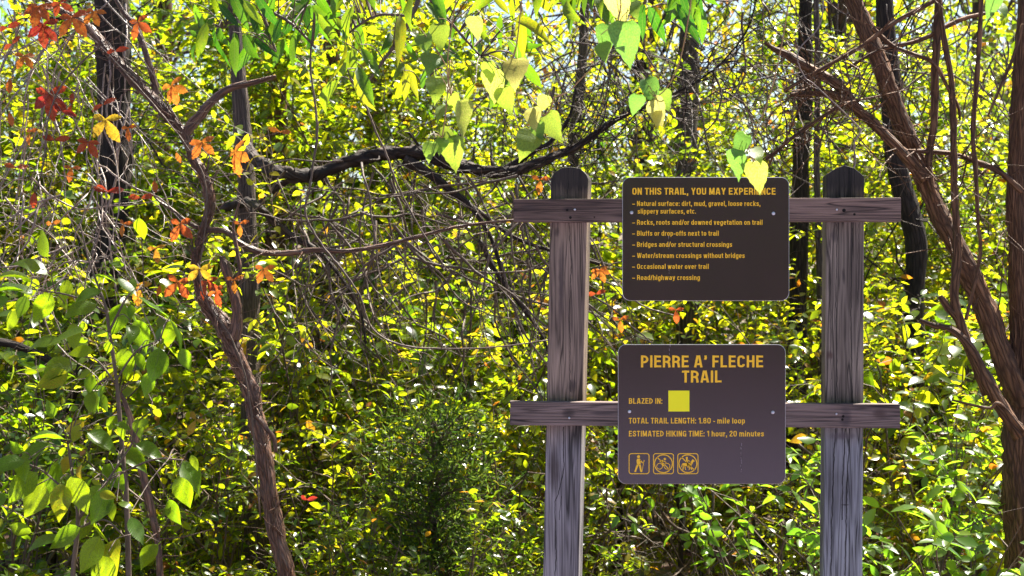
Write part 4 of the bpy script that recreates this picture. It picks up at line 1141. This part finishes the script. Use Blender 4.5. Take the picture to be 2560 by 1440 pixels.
# sparse fresh green shoots in front on the right
privet = grow(21, 1.35, .75, 12, 46, 60, None, M['leaf_fresh'], (.1, .9), lsize=(.045, .065), spacing=.05, label='loose fresh green shrub with upright shoots between the right post and the orange barked tree', name='shrub', cat='shrub', stem_r=.006, autumn=0, bare=.05, droop=.05)
privet.location = ((2330 - 1280) / 3555.56 * 4.5, 4.5, 0); privet['group'] = 'loose fresh green shrubs by the right post'
copy_thing(privet, ((1990 - 1280) / 3555.56 * 4.7, 4.7, 0), 2.0, .95, 'loose fresh green shrub with shoots poking out between the lower sign and the right post', 'loose fresh green shrubs by the right post')

# ------------------------------------------------------------------ background trees: crowns
def crown_mesh(seed, R_, H, n, mat, tint, name='crown'):
    r = np.random.default_rng(seed)
    g = Geo()
    nb = 60
    # leaf sprays gathered round branch ends, with gaps between
    c = np.stack([r.normal(0, R_ * .55, nb), r.normal(0, R_ * .55, nb), r.uniform(0, H, nb)], -1)
    per = n // nb
    pos = (c[:, None] + r.normal(0, 1, (nb, per, 3)) * np.array([.42, .42, .26])).reshape(-1, 3)
    m = len(pos)
    d = unit(r.normal(0, 1, (m, 3)) - [0, 0, .3]); nr = unit(r.normal(0, .6, (m, 3)) + [0, 0, 1])
    tn = np.clip(np.repeat(r.uniform(*tint, nb), per) + r.normal(0, .1, m), 0, 1)
    leaves(g, SIMPLE, pos, d, nr, r.uniform(.06, .1, m), tn, r.uniform(.8, 1.3, m))
    tw = Geo()
    Q = np.empty((nb, 6, 3)); t = np.linspace(0, 1, 6)
    ax = np.stack([np.zeros(nb), np.zeros(nb), np.clip(c[:, 2] - r.uniform(.3, 1.2, nb), -.6, None)], -1)
    for q in range(6): Q[:, q] = ax * (1 - t[q]) + c * t[q] + r.normal(0, .07, (nb, 3)) * (q > 0)
    tubes_batch(tw, Q, .018, .004, 5)
    return g.mesh(name, mat, False), tw.mesh('limbs', M['bark_grey'])
crowns = [crown_mesh(s, 1.5, 3.6, 2400, M['leaf_far'], tt) for s, tt in ((31, (.1, .6)), (32, (.25, .8)), (33, (.4, .95)))]
for q, (root, S, ext) in enumerate(bg_roots):
    cm, lm = crowns[q % 3]
    zc = 11.5
    i = int(np.argmin(np.abs(np.vstack([S[:, :3], ext])[:, 2] - zc)))
    p = np.vstack([S[:, :3], ext])[i] - np.array(root.location)
    for nm, me in (('crown', cm), ('limbs', lm)):
        o = link(nm, me, root); o.location = p; o.rotation_euler = (0, 0, q * 1.3); o.scale = (.5, .5, .5)

# whole trees farther back
def wood_tree(seed, h, mat, crown):
    r = np.random.default_rng(seed)
    root = thing('woodland_tree', 'leafy tree', 'tree')
    g = Geo()
    P = np.array([[0, 0, -.2], [.03, 0, 1.2], [-.05, .05, 2.8], [.1, -.05, 4.4], [.05, .05, h]])
    tube(g, spline(P, 6), np.linspace(.11, .03, 25), 10, .1, r)
    g.build('trunk', M[mat], root)
    for nm, me in (('crown', crown[0]), ('limbs', crown[1])):
        o = link(nm, me, root); o.location = (0, 0, 2.0); o.scale = (1.15, 1.15, 1.25)
    return root
wt = [wood_tree(41, 7.5, 'bark_grey', crowns[0]), wood_tree(42, 7.0, 'bark_dark', crowns[1]), wood_tree(43, 7.2, 'bark_orange', crowns[2])]
first = [True] * 3
q = 0
for D0, cnt in ((13.5, 8), (17.5, 6), (22, 6), (28, 7)):
    for s in range(cnt):
        x = ((s + rng.uniform(-.3, .3)) / (cnt - 1) - .5) * D0 * 1.0
        D = D0 + rng.uniform(-1.3, 1.3)
        loc = (x, D, float(terrain(x, D))); rz = rng.uniform(0, 6.28); sc = rng.uniform(.85, 1.15)
        k = q % 3; q += 1
        if first[k]:
            first[k] = False; o = wt[k]; o.location = loc; o.rotation_euler = (0, 0, rz); o.scale = (sc, sc, sc * (1.45 if D0 < 15 else 1))
        else: o = copy_thing(wt[k], loc, rz, (sc, sc, sc * (1.45 if D0 < 15 else 1)))
        o['label'] = 'slender leafy tree far back in the wood, sky showing through its crown'; o['group'] = 'trees far back in the wood'

# ------------------------------------------------------------------ cedar sapling
def cedar(px, D, h, wid, label, seed):
    r = np.random.default_rng(seed)
    x = (px - 1280) / 3555.56 * D
    root = thing('cedar_sapling', label, 'sapling', (x, D, float(terrain(x, D))))
    g = Geo()
    P = np.array([[0, 0, -.1], [.02, 0, h * .4], [-.02, .02, h * .75], [0, 0, h]])
    tube(g, spline(P, 6), np.linspace(.022, .003, 19), 8, .1, r)
    nb = 150
    z = r.uniform(.12, 1, nb) ** .9 * h; a = r.uniform(0, math.tau, nb)
    ln = wid * (1 - (z / h) * .75) * r.uniform(.5, 1.15, nb)
    Q = np.empty((nb, 6, 3)); t = np.linspace(0, 1, 6)
    for k in range(6):
        Q[:, k] = np.stack([np.cos(a) * ln * t[k], np.sin(a) * ln * t[k], z + ln * (.55 * t[k] - .1 * t[k] ** 2)], -1) + r.normal(0, .008, (nb, 3)) * (k > 0)
    tubes_batch(g, Q, .005, .0015, 4)
    g.build('trunk', M['stem'], root)
    gl = Geo()
    m = 7000
    s = r.integers(0, nb, m); tt = r.uniform(.15, 1.0, m) * 5; i0 = np.minimum(tt.astype(int), 4); fr = (tt - i0)[:, None]
    pos = Q[s, i0] * (1 - fr) + Q[s, i0 + 1] * fr
    spray = unit(r.normal(0, 1, (nb, 8, 3)) * .8 + (Q[:, -1] - Q[:, 0])[:, None] * 2 + [0, 0, .25])
    off = spray[s, r.integers(0, 8, m)] * r.uniform(0, .15, (m, 1))
    d = unit(off + r.normal(0, .03, (m, 3)))
    leaves(gl, SIMPLE, pos + off, d, unit(r.normal(0, 1, (m, 3))), r.uniform(.018, .036, m), np.clip(r.uniform(0, 1, nb)[s] * .7 + r.normal(.15, .15, m), 0, 1), .42)
    gl.build('foliage', M['needles'], root, smooth=False)
    return root
cedar(1090, 5.05, 1.1, .5, 'feathery dark green cedar sapling left of the left post', 51)

# ------------------------------------------------------------------ hero leaves: hanging twigs, creeper, broad leaves
def leaf_var(name, tmpl, mat, tint, curl_seed, bend=.12):
    r = np.random.default_rng(curl_seed)
    TV, TF = tmpl
    V = TV.copy()
    V[:, 2] += bend * np.sin(V[:, 0] * 3 + r.uniform(0, 6)) * .5 + V[:, 1] * r.normal(0, .15) + np.abs(V[:, 1]) * r.normal(.1, .15) + r.normal(0, .008, len(V))
    V[:, 1] += .06 * r.normal() * V[:, 0] ** 2
    g = Geo(); g.add(V, TF, tint, TV)
    return g.mesh(name, mat, True)

def leaf_frame(p, d, nrm, size):
    x = Vector(d).normalized(); z = Vector(nrm); z = (z - z.dot(x) * x).normalized(); y = z.cross(x)
    return Matrix(((x.x * size, y.x * size, z.x * size, p[0]), (x.y * size, y.y * size, z.y * size, p[1]), (x.z * size, y.z * size, z.z * size, p[2]), (0, 0, 0, 1)))

def put_leaf(root, me, p, d, nrm, size, name='leaf'):
    o = link(name, me, root)
    o.matrix_local = leaf_frame(np.asarray(p) - np.array(root.location), d, nrm, size)
    return o

hv = {}
def heart(tint):
    k = round(tint * 4)
    hv.setdefault(k, [leaf_var('leaf', HEART, M['leaf_heart'], k / 4, 60 + k * 3 + q, .3) for q in range(2)])
    return hv[k][rng.integers(0, 2)]

def dir_px(deg, toward=0.0):
    """a direction in the picture: 0 = right, 90 = down; toward > 0 leans to the camera"""
    a = R(deg); return np.array([math.cos(a), -toward, -math.sin(a)])

def hang_twig(label, D, stem, lvs, group='thin hanging twigs with heart shaped leaves'):
    root = thing('hanging_twig', label, 'twig', at(stem[0][0], stem[0][1], D), group=group)
    g = Geo(); limb(g, [(x, y, wd) for x, y, wd in stem], D, 0, 6, 6)
    for (x, y, ln, ang, tint) in lvs:       # (x, y) = tip side centre of the leaf
        L_ = ln * mpx(D)
        d = unit(dir_px(ang, rng.normal(.15, .2)))
        c = at(x, y, D + rng.normal(0, .015))
        b = c - d * L_ * .45
        st = b - d * L_ * .33
        e = min(stem, key=lambda s: (s[0] - x) ** 2 + (s[1] - y) ** 2)
        ep = at(e[0], e[1], D)
        tube(g, spline(np.array([ep, (ep + st) / 2 + [0, 0, .004], st]), 4), .0008, 5, cap=False)
        put_leaf(root, heart(tint), b, d, unit(np.array([-.1, -1, -.05]) + rng.normal(0, .3, 3)), L_ * .98)
    local(g, root).build('stem', M['twig_tan'], root)

hang_twig('twig with large blue green heart leaves at the top, left of the upper sign corner', 2.5, [(1560, -60, 5), (1555, -10, 4), (1548, 40, 4), (1540, 70, 3)],
          [(1545, 20, 95, 80, 1.0), (1565, 110, 110, 95, .0), (1515, 100, 80, 110, .1), (1510, 130, 60, 80, .3), (1585, 25, 60, 70, .2)])
hang_twig('twig with pale and green heart leaves above the upper sign', 2.5, [(1735, -60, 3), (1722, 40, 3), (1700, 150, 3), (1670, 215, 3), (1640, 245, 3)],
          [(1588, 262, 58, 100, .1), (1628, 232, 75, 60, 0), (1640, 280, 80, 85, 1.0), (1662, 250, 60, 70, .2), (1645, 298, 45, 90, .9)])
hang_twig('twig whose lowest leaf overlaps the top edge of the upper sign', 2.55, [(1980, -60, 3), (1960, 80, 3), (1930, 220, 3), (1890, 330, 3), (1870, 372, 3), (1885, 405, 3)],
          [(1848, 362, 66, 130, .1), (1843, 412, 76, 105, .1), (1893, 388, 62, 60, .45), (1894, 442, 80, 88, .8)])
hang_twig('twig of four heart leaves hanging in front of the level limb', 2.7, [(1125, 150, 3), (1118, 240, 3), (1112, 300, 3), (1105, 345, 3)],
          [(1075, 380, 55, 95, .3), (1103, 366, 48, 100, .35), (1132, 383, 88, 85, .4), (1122, 340, 55, 20, .5)])
hang_twig('twig with one big yellow heart leaf left of the level limb bend', 2.75, [(1150, -60, 3), (1130, 60, 3), (1118, 170, 3), (1128, 240, 3)],
          [(1160, 296, 92, 70, .75), (1092, 225, 75, 85, .6), (1075, 160, 70, 95, .3), (1108, 282, 60, 110, .6), (1135, 260, 60, 85, .5), (1063, 110, 60, 70, .3), (1100, 90, 70, 85, .4)])
hang_twig('zigzag twig with heart leaves just above the left post', 2.75, [(1480, 170, 3), (1450, 200, 3), (1420, 230, 3), (1385, 245, 4), (1378, 270, 4), (1360, 290, 4)],
          [(1385, 318, 82, 50, .45), (1320, 364, 90, 105, .45), (1335, 298, 62, 80, .9), (1358, 260, 50, 110, .8), (1350, 325, 50, 70, .3)])
hang_twig('twig with pale glowing heart leaves near the top centre', 2.75, [(1310, -60, 3), (1300, 40, 3), (1290, 120, 3), (1275, 170, 3)],
          [(1290, 185, 90, 90, 1.0), (1235, 215, 85, 100, .75), (1265, 250, 70, 75, .6), (1190, 70, 60, 90, .7), (1222, 180, 55, 90, .5)])
hang_twig('small green twig leaf in the top right corner', 2.6, [(2500, -60, 3), (2492, -10, 3)], [(2478, 18, 60, 100, .1), (2505, 25, 55, 70, .3)])

# long leaves overhanging from above
lv = {}
def longleaf(t):
    k = round(t * 5)
    lv.setdefault(k, [leaf_var('leaf', LANCE, M['leaf_long'], k / 5, 90 + k * 3 + q, .3) for q in range(3)])
    return lv[k][rng.integers(0, 3)]

def overhang(label, D, stems, n, box, size=(95, 150), tints=(0, .9)):
    root = thing('overhanging_branch', label, 'branch', at(stems[0][0][0], stems[0][0][1], D), group='branches of long pointed leaves hanging from above')
    g = Geo(); SS = []
    for st in stems:
        SS.append(limb(g, st, D, .06, 7, 8, wig=.1))
    allS = np.vstack(SS)
    for q in range(n):
        x, y = rng.uniform(box[0], box[2]), rng.uniform(box[1], box[3])
        d_ = D + rng.normal(0, .18)
        ang = rng.normal(78, 30)
        L_ = .84 * rng.uniform(*size) * mpx(D)
        d = unit(dir_px(ang, rng.normal(0, .35)))
        b = at(x, y, d_)
        j = int(np.argmin(np.sum((allS[:, :3] - b) ** 2, 1))); ep = allS[j, :3]
        dist = np.linalg.norm(ep - b)
        if dist > .02:
            tube(g, spline(np.array([ep, (ep * .5 + b * .5) + [0, 0, .02], b - d * L_ * .1]), 4), np.linspace(.0022, .001, 9), 5, cap=False)
        put_leaf(root, longleaf(rng.uniform(*tints)), b, d, unit(np.array([-.1, -1, .1]) + rng.normal(0, .5, 3)), L_)
    local(g, root).build('branch', M['stem'], root)
overhang('branch of long dark green leaves hanging at the top, right of the leaning tree', 3.9, [[(640, -120, 16), (650, -20, 13), (665, 60, 10), (690, 130, 7)], [(650, -40, 10), (600, 20, 8), (560, 70, 6)], [(660, 20, 9), (730, 60, 8), (790, 120, 6)]],
         58, (470, -70, 800, 105), size=(75, 125), tints=(0, .62))
overhang('leafy branch of long yellow green leaves hanging at the top centre', 3.7, [[(1080, -140, 16), (1060, -40, 13), (1020, 60, 11), (960, 150, 8), (900, 230, 5)], [(1060, -20, 10), (1130, 60, 8), (1200, 140, 6)], [(1030, 40, 8), (940, 40, 7), (860, 90, 5)], [(1130, 60, 7), (1090, 160, 5), (1060, 220, 4)]],
         95, (820, -70, 1330, 215), size=(55, 120), tints=(.15, .9))
overhang('tuft of dark green long leaves hanging at the top, above the upper sign', 3.2, [[(1700, -140, 14), (1690, -60, 10), (1680, -10, 7)], [(1690, -60, 8), (1740, -20, 6), (1770, 20, 4)], [(1690, -60, 8), (1640, -20, 6), (1610, 10, 4)]],
         20, (1590, -70, 1770, 30), size=(90, 125), tints=(0, .35))
overhang('sparse long leaves along the top edge between the hanging twigs', 3.4, [[(1420, -120, 10), (1400, -50, 8), (1380, 10, 5)], [(1400, -50, 7), (1460, -10, 5), (1500, 10, 4)]],
         22, (1310, -90, 1530, 10), size=(80, 120), tints=(.3, .9))

# red creeper: palmate leaves of five leaflets
def palm_mesh(seed, tint, n=5):
    r = np.random.default_rng(seed)
    g = Geo(); TV, TF = LEAFLET
    for k in range(n):
        a = R(-105 + 210 * k / max(1, n - 1)) + r.normal(0, .12) if n > 1 else 0
        sz = (1 - .35 * abs(k - (n - 1) / 2) / max(1, (n - 1) / 2)) * r.uniform(.9, 1.1)
        V = TV.copy() * sz
        V[:, 2] += r.normal(0, .02, len(V)) - .15 * r.random() * V[:, 0] ** 2 + abs(V[:, 1]) * r.normal(0, .2)
        ca, sa = math.cos(a), math.sin(a)
        Wv = np.stack([V[:, 0] * ca - V[:, 1] * sa, V[:, 0] * sa + V[:, 1] * ca, V[:, 2] + .02 * k], -1)
        g.add(Wv, TF, np.clip(tint + r.normal(0, .06), 0, 1), TV)
    return g.mesh('leaf', M['leaf_red'], True)
pm = {}
def palm(t, n):
    k = (round(t * 6), n); pm.setdefault(k, [palm_mesh(120 + k[0] * 7 + n + 31 * q, k[0] / 6, n) for q in range(2)])
    return pm[k][rng.integers(0, 2)]

creeper_leaves = [  # x, y, leaflet length px, down angle, tint, leaflets
    (98, 18, 70, 100, .55, 5), (108, 62, 72, 95, .15, 5), (182, 45, 80, 85, .5, 4), (18, 70, 55, 80, .2, 2), (345, 55, 62, 80, .55, 4), (288, 128, 52, 88, .15, 2),
    (25, 195, 48, 90, .7, 1), (24, 280, 46, 80, .6, 1), (125, 235, 84, 95, .12, 5), (155, 280, 52, 110, .0, 2), (180, 262, 50, 20, .3, 2), (258, 262, 56, 70, .25, 2), (265, 300, 84, 90, .92, 4),
    (137, 350, 60, 95, .35, 2), (222, 355, 58, 95, .25, 4), (430, 215, 72, 75, .62, 5), (505, 355, 66, 85, .65, 4), (590, 380, 90, 85, .6, 5), (270, 480, 66, 88, .15, 2), (352, 495, 50, 90, .4, 2),
    (86, 480, 50, 95, .2, 1), (450, 560, 66, 90, .45, 4), (660, 672, 54, 85, .6, 4), (345, 712, 66, 100, .85, 3), (445, 705, 66, 100, .55, 4), (520, 705, 70, 80, .3, 4), (500, 672, 60, 90, 1.0, 4),
    (400, 712, 40, 90, .6, 1), (490, 1050, 60, 130, .95, 3), (768, 1250, 40, 85, .05, 2), (440, 380, 40, 70, .6, 1), (385, 450, 40, 80, .6, 1), (540, 730, 56, 70, .5, 3), (585, 700, 46, 80, .75, 3), (30, 110, 44, 60, .3, 2), (150, 8, 50, 60, .4, 4),
    (60, 140, 50, 80, .6, 4), (75, 330, 46, 95, .65, 3), (180, 420, 48, 90, .7, 3), (320, 320, 44, 80, .7, 3), (235, 30, 56, 100, .75, 4), (40, 420, 44, 85, .55, 2), (310, 560, 44, 100, .75, 3), (130, 560, 40, 80, .6, 2), (390, 620, 46, 90, .8, 3), (600, 560, 44, 85, .7, 3), (700, 330, 46, 90, .75, 2)]
creeper = thing('creeper', 'creeper with red and orange five fingered leaves trailing over the leaning tree', 'creeper', at(640, 1040, DA - .08))
g = Geo()
limb(g, [(650, 1300, 4.5), (625, 1000, 4.5), (580, 850, 4.5), (525, 770, 4.0), (498, 690, 4.0), (515, 560, 4.0), (512, 450, 4.0), (470, 370, 3.5), (400, 280, 3.5), (330, 200, 3.5), (250, 115, 3.0), (180, 60, 3.0), (90, 10, 2.5), (-30, -20, 2.5)], DA - .1, .05, 7, 6, wig=.3)
Sc = limb(g, [(250, 115, 5), (200, 160, 5), (150, 220, 5), (120, 300, 4), (110, 400, 4), (90, 480, 3)], DA - .15, .05, 6, 6)
SAn = SA[:, :3]
for (x, y, ln, ang, t, n) in creeper_leaves:
    D = DA - .15 + rng.normal(0, .05)
    p = at(x, y, D); d = unit(dir_px(ang, .25 + rng.normal(0, .15)))
    put_leaf(creeper, palm(t, n), p, d, unit(np.array([-.1, -1, 0]) + rng.normal(0, .28, 3)), .78 * ln * mpx(D))
    cand = np.vstack([SAn, Sc[:, :3]])
    j = int(np.argmin(np.sum((cand - p) ** 2, 1))); ep = cand[j]
    L_ = min(np.linalg.norm(ep - p), .28)
    ep = p + unit(ep - p) * L_
    tube(g, spline(np.array([ep, (ep + p) / 2 + [0, -.01, .02], p]), 5), np.linspace(.0013, .0009, 11), 5, cap=False)
for q in range(46):     # tan leaf stalks left standing off the stem
    j = rng.integers(int(len(SA) * .55), len(SA) - 10); b = SA[j, :3] + [0, -.03, 0]
    d = unit(np.array([rng.choice([-1, 1]) * rng.uniform(.5, 1), -rng.uniform(0, .4), rng.normal(.05, .5)])); L_ = rng.uniform(.1, .24)
    tube(g, spline(np.array([b, b + d * L_ * .5 + [0, 0, .012], b + d * L_]), 4), .0009, 4, cap=False)
local(g, creeper).build('stem', M['stem'], creeper)
stray = thing('creeper', 'few orange brown creeper leaves beside the left post', 'creeper', at(1500, 600, 4.2))
g = Geo(); limb(g, [(1360, 430, 4), (1400, 500, 4), (1480, 600, 4), (1520, 680, 4), (1600, 760, 4), (1690, 790, 3)], 4.2, 0, 6)
for (x, y, ln, ang, t, n) in ((1350, 450, 50, 90, .65, 3), (1500, 675, 44, 80, .75, 5), (1490, 735, 40, 90, .35, 2), (1550, 800, 44, 80, .6, 3), (1690, 775, 44, 85, .5, 3)):
    put_leaf(stray, palm(t, n), at(x, y, 4.18), unit(dir_px(ang, .2)), unit(np.array([-.1, -1, 0]) + rng.normal(0, .28, 3)), .78 * ln * mpx(4.18))
local(g, stray).build('stem', M['stem'], stray)

# broad leaved sapling on the left
bvm = {}
def broad(t):
    k = round(t * 5); bvm.setdefault(k, [leaf_var('leaf', OVAL, M['leaf_big'], k / 5, 200 + 3 * k + q, .25) for q in range(3)]); return bvm[k][rng.integers(0, 3)]
def broad_sapling(label, D, stems, lvs):
    root = thing('broadleaf_sapling', label, 'sapling', at(stems[0][0][0], 720, D) * [1, 1, 0], group='broad leaved saplings at the left')
    g = Geo(); SS = np.vstack([limb(g, st, D, .06, 7, 8) for st in stems])
    more = [(x + rng.normal(0, 55), y + rng.normal(0, 55), ln * rng.uniform(.45, .75), ang + rng.normal(0, 40), rng.uniform(.1, .8), rng.uniform(0, .8)) for (x, y, ln, ang, t, tilt) in lvs]
    for (x, y, ln, ang, t, tilt) in lvs + more:
        D_ = D + rng.normal(0, .1); L_ = ln * .78 * mpx(D_)
        d = unit(dir_px(ang, rng.normal(.2, .2))); b = at(x, y, D_)
        nr = unit(np.array([rng.normal(0, .3), -1 * (1 - tilt), -.05 + 1.2 * tilt]))
        j = int(np.argmin(np.sum((SS[:, :3] - b) ** 2, 1))); ep = SS[j, :3]
        tube(g, spline(np.array([ep, (ep + b) / 2 + [0, 0, .015], b - d * L_ * .12]), 4), np.linspace(.0016, .001, 9), 5, cap=False)
        put_leaf(root, broad(t), b, d, nr, L_)
    local(g, root).build('stem', M['stem'], root)
L1 = [(130, 735, 110, 120, .3, .2), (170, 700, 70, 100, .6, .4), (240, 680, 90, 20, .2, .9), (300, 690, 90, 40, .1, .9), (310, 760, 120, 110, .2, .05), (340, 800, 110, 70, .15, .1), (350, 735, 110, 30, .1, .9), (320, 870, 100, 95, .3, 0),
      (250, 720, 90, 150, .25, .5), (240, 760, 110, 160, .3, .6), (380, 860, 100, 50, .05, .9), (400, 870, 120, 100, .25, .1), (430, 800, 120, 70, .05, 1.0), (260, 960, 90, 110, .1, .9), (230, 980, 70, 100, .4, .1), (150, 850, 110, 170, .3, .7),
      (210, 840, 110, 185, .35, .8), (190, 900, 140, 150, .5, .2), (170, 930, 110, 160, .7, .3), (120, 680, 120, 200, .3, .7), (90, 700, 130, 190, .35, .8), (60, 720, 120, 170, .2, .7), (20, 740, 110, 160, .1, .6), (380, 930, 90, 110, .2, .1)]
broad_sapling('broad leaved sapling with large glossy leaves left of the leaning tree, at mid height', 3.4,
              [[(330, 1900, 18), (318, 1300, 14), (303, 1100, 12), (292, 960, 10), (272, 820, 9), (262, 760, 7), (225, 660, 5), (200, 560, 4)], [(272, 830, 7), (320, 740, 5), (360, 720, 4)], [(265, 780, 6), (180, 740, 5), (60, 720, 3)], [(290, 950, 6), (340, 880, 5), (400, 850, 4)], [(290, 960, 6), (240, 900, 5), (180, 890, 3)]], L1)
L2 = [(120, 1110, 130, 150, .25, .6), (160, 1090, 130, 175, .2, .7), (220, 1080, 120, 20, .15, .6), (120, 1200, 150, 120, .6, .1), (90, 1180, 130, 130, .5, .15), (150, 1210, 120, 85, .7, .1), (180, 1190, 130, 70, .6, .2), (230, 1190, 120, 110, .25, .4),
      (260, 1160, 110, 50, .2, .6), (270, 1220, 130, 110, .15, .2), (300, 1130, 110, 30, .2, .5), (340, 1110, 110, 20, .15, .6), (460, 1150, 120, 60, .15, .5), (450, 1190, 110, 75, .4, .2), (230, 1290, 130, 130, .35, .3), (200, 1320, 120, 150, .2, .5),
      (250, 1340, 130, 110, .6, .2), (300, 1350, 140, 100, .7, .1), (270, 1390, 120, 95, .65, .2), (330, 1290, 100, 60, .1, .6), (150, 1340, 110, 165, .1, .6), (60, 1150, 110, 170, .1, .5), (310, 1050, 70, 100, .3, .1), (290, 1040, 60, 120, .4, .2), (345, 1050, 60, 80, .35, .2), (170, 1140, 60, 100, 1.0, .1), (200, 1160, 60, 80, .95, .1), (20, 1250, 120, 170, .1, .5), (420, 1250, 90, 60, .15, .5)]
broad_sapling('broad leaved sapling with large drooping leaves in the bottom left corner', 3.3,
              [[(190, 2000, 18), (180, 1500, 14), (195, 1300, 11), (180, 1180, 8), (170, 1110, 6)], [(195, 1300, 8), (270, 1200, 6), (330, 1110, 5)], [(195, 1320, 7), (260, 1300, 6), (310, 1340, 4)], [(190, 1250, 7), (110, 1180, 5), (70, 1160, 4)], [(270, 1200, 5), (380, 1150, 5), (460, 1150, 4)]], L2)

# fallen leaves on the floor
r = np.random.default_rng(77)
g = Geo(); m = 9000
x = r.uniform(-7, 7, m); y = r.uniform(2.6, 13, m)
pos = np.stack([x, y, terrain(x, y) + .012], -1)
d = unit(np.stack([r.normal(0, 1, m), r.normal(0, 1, m), r.normal(0, .15, m)], -1)); nr = unit(np.stack([r.normal(0, .35, m), r.normal(0, .35, m), np.ones(m)], -1))
leaves(g, ELLW, pos, d, nr, r.uniform(.05, .1, m), r.random(m), 1.0)
tag(g.build('fallen_leaves', M['litter'], None, False), 'dry brown leaves scattered over the forest floor', 'leaves', kind='stuff')

# woods on the other side of the clearing: one far mass, mirrored in the glossy signs
r = np.random.default_rng(88)
g = Geo(); m = 16000
pos = np.stack([r.uniform(-18, 18, m), r.uniform(-17, -13, m), r.uniform(0, 1, m) ** .9 * 7.5], -1)
leaves(g, SIMPLE, pos, unit(r.normal(0, 1, (m, 3))), unit(r.normal(0, .8, (m, 3)) + [0, 0, 1]), r.uniform(.25, .45, m), r.uniform(0, .7, m), 1.6)
tag(g.build('far_woods', M['leaf_far'], None, False), 'mass of green trees on the far side of the clearing', 'woods', kind='stuff')
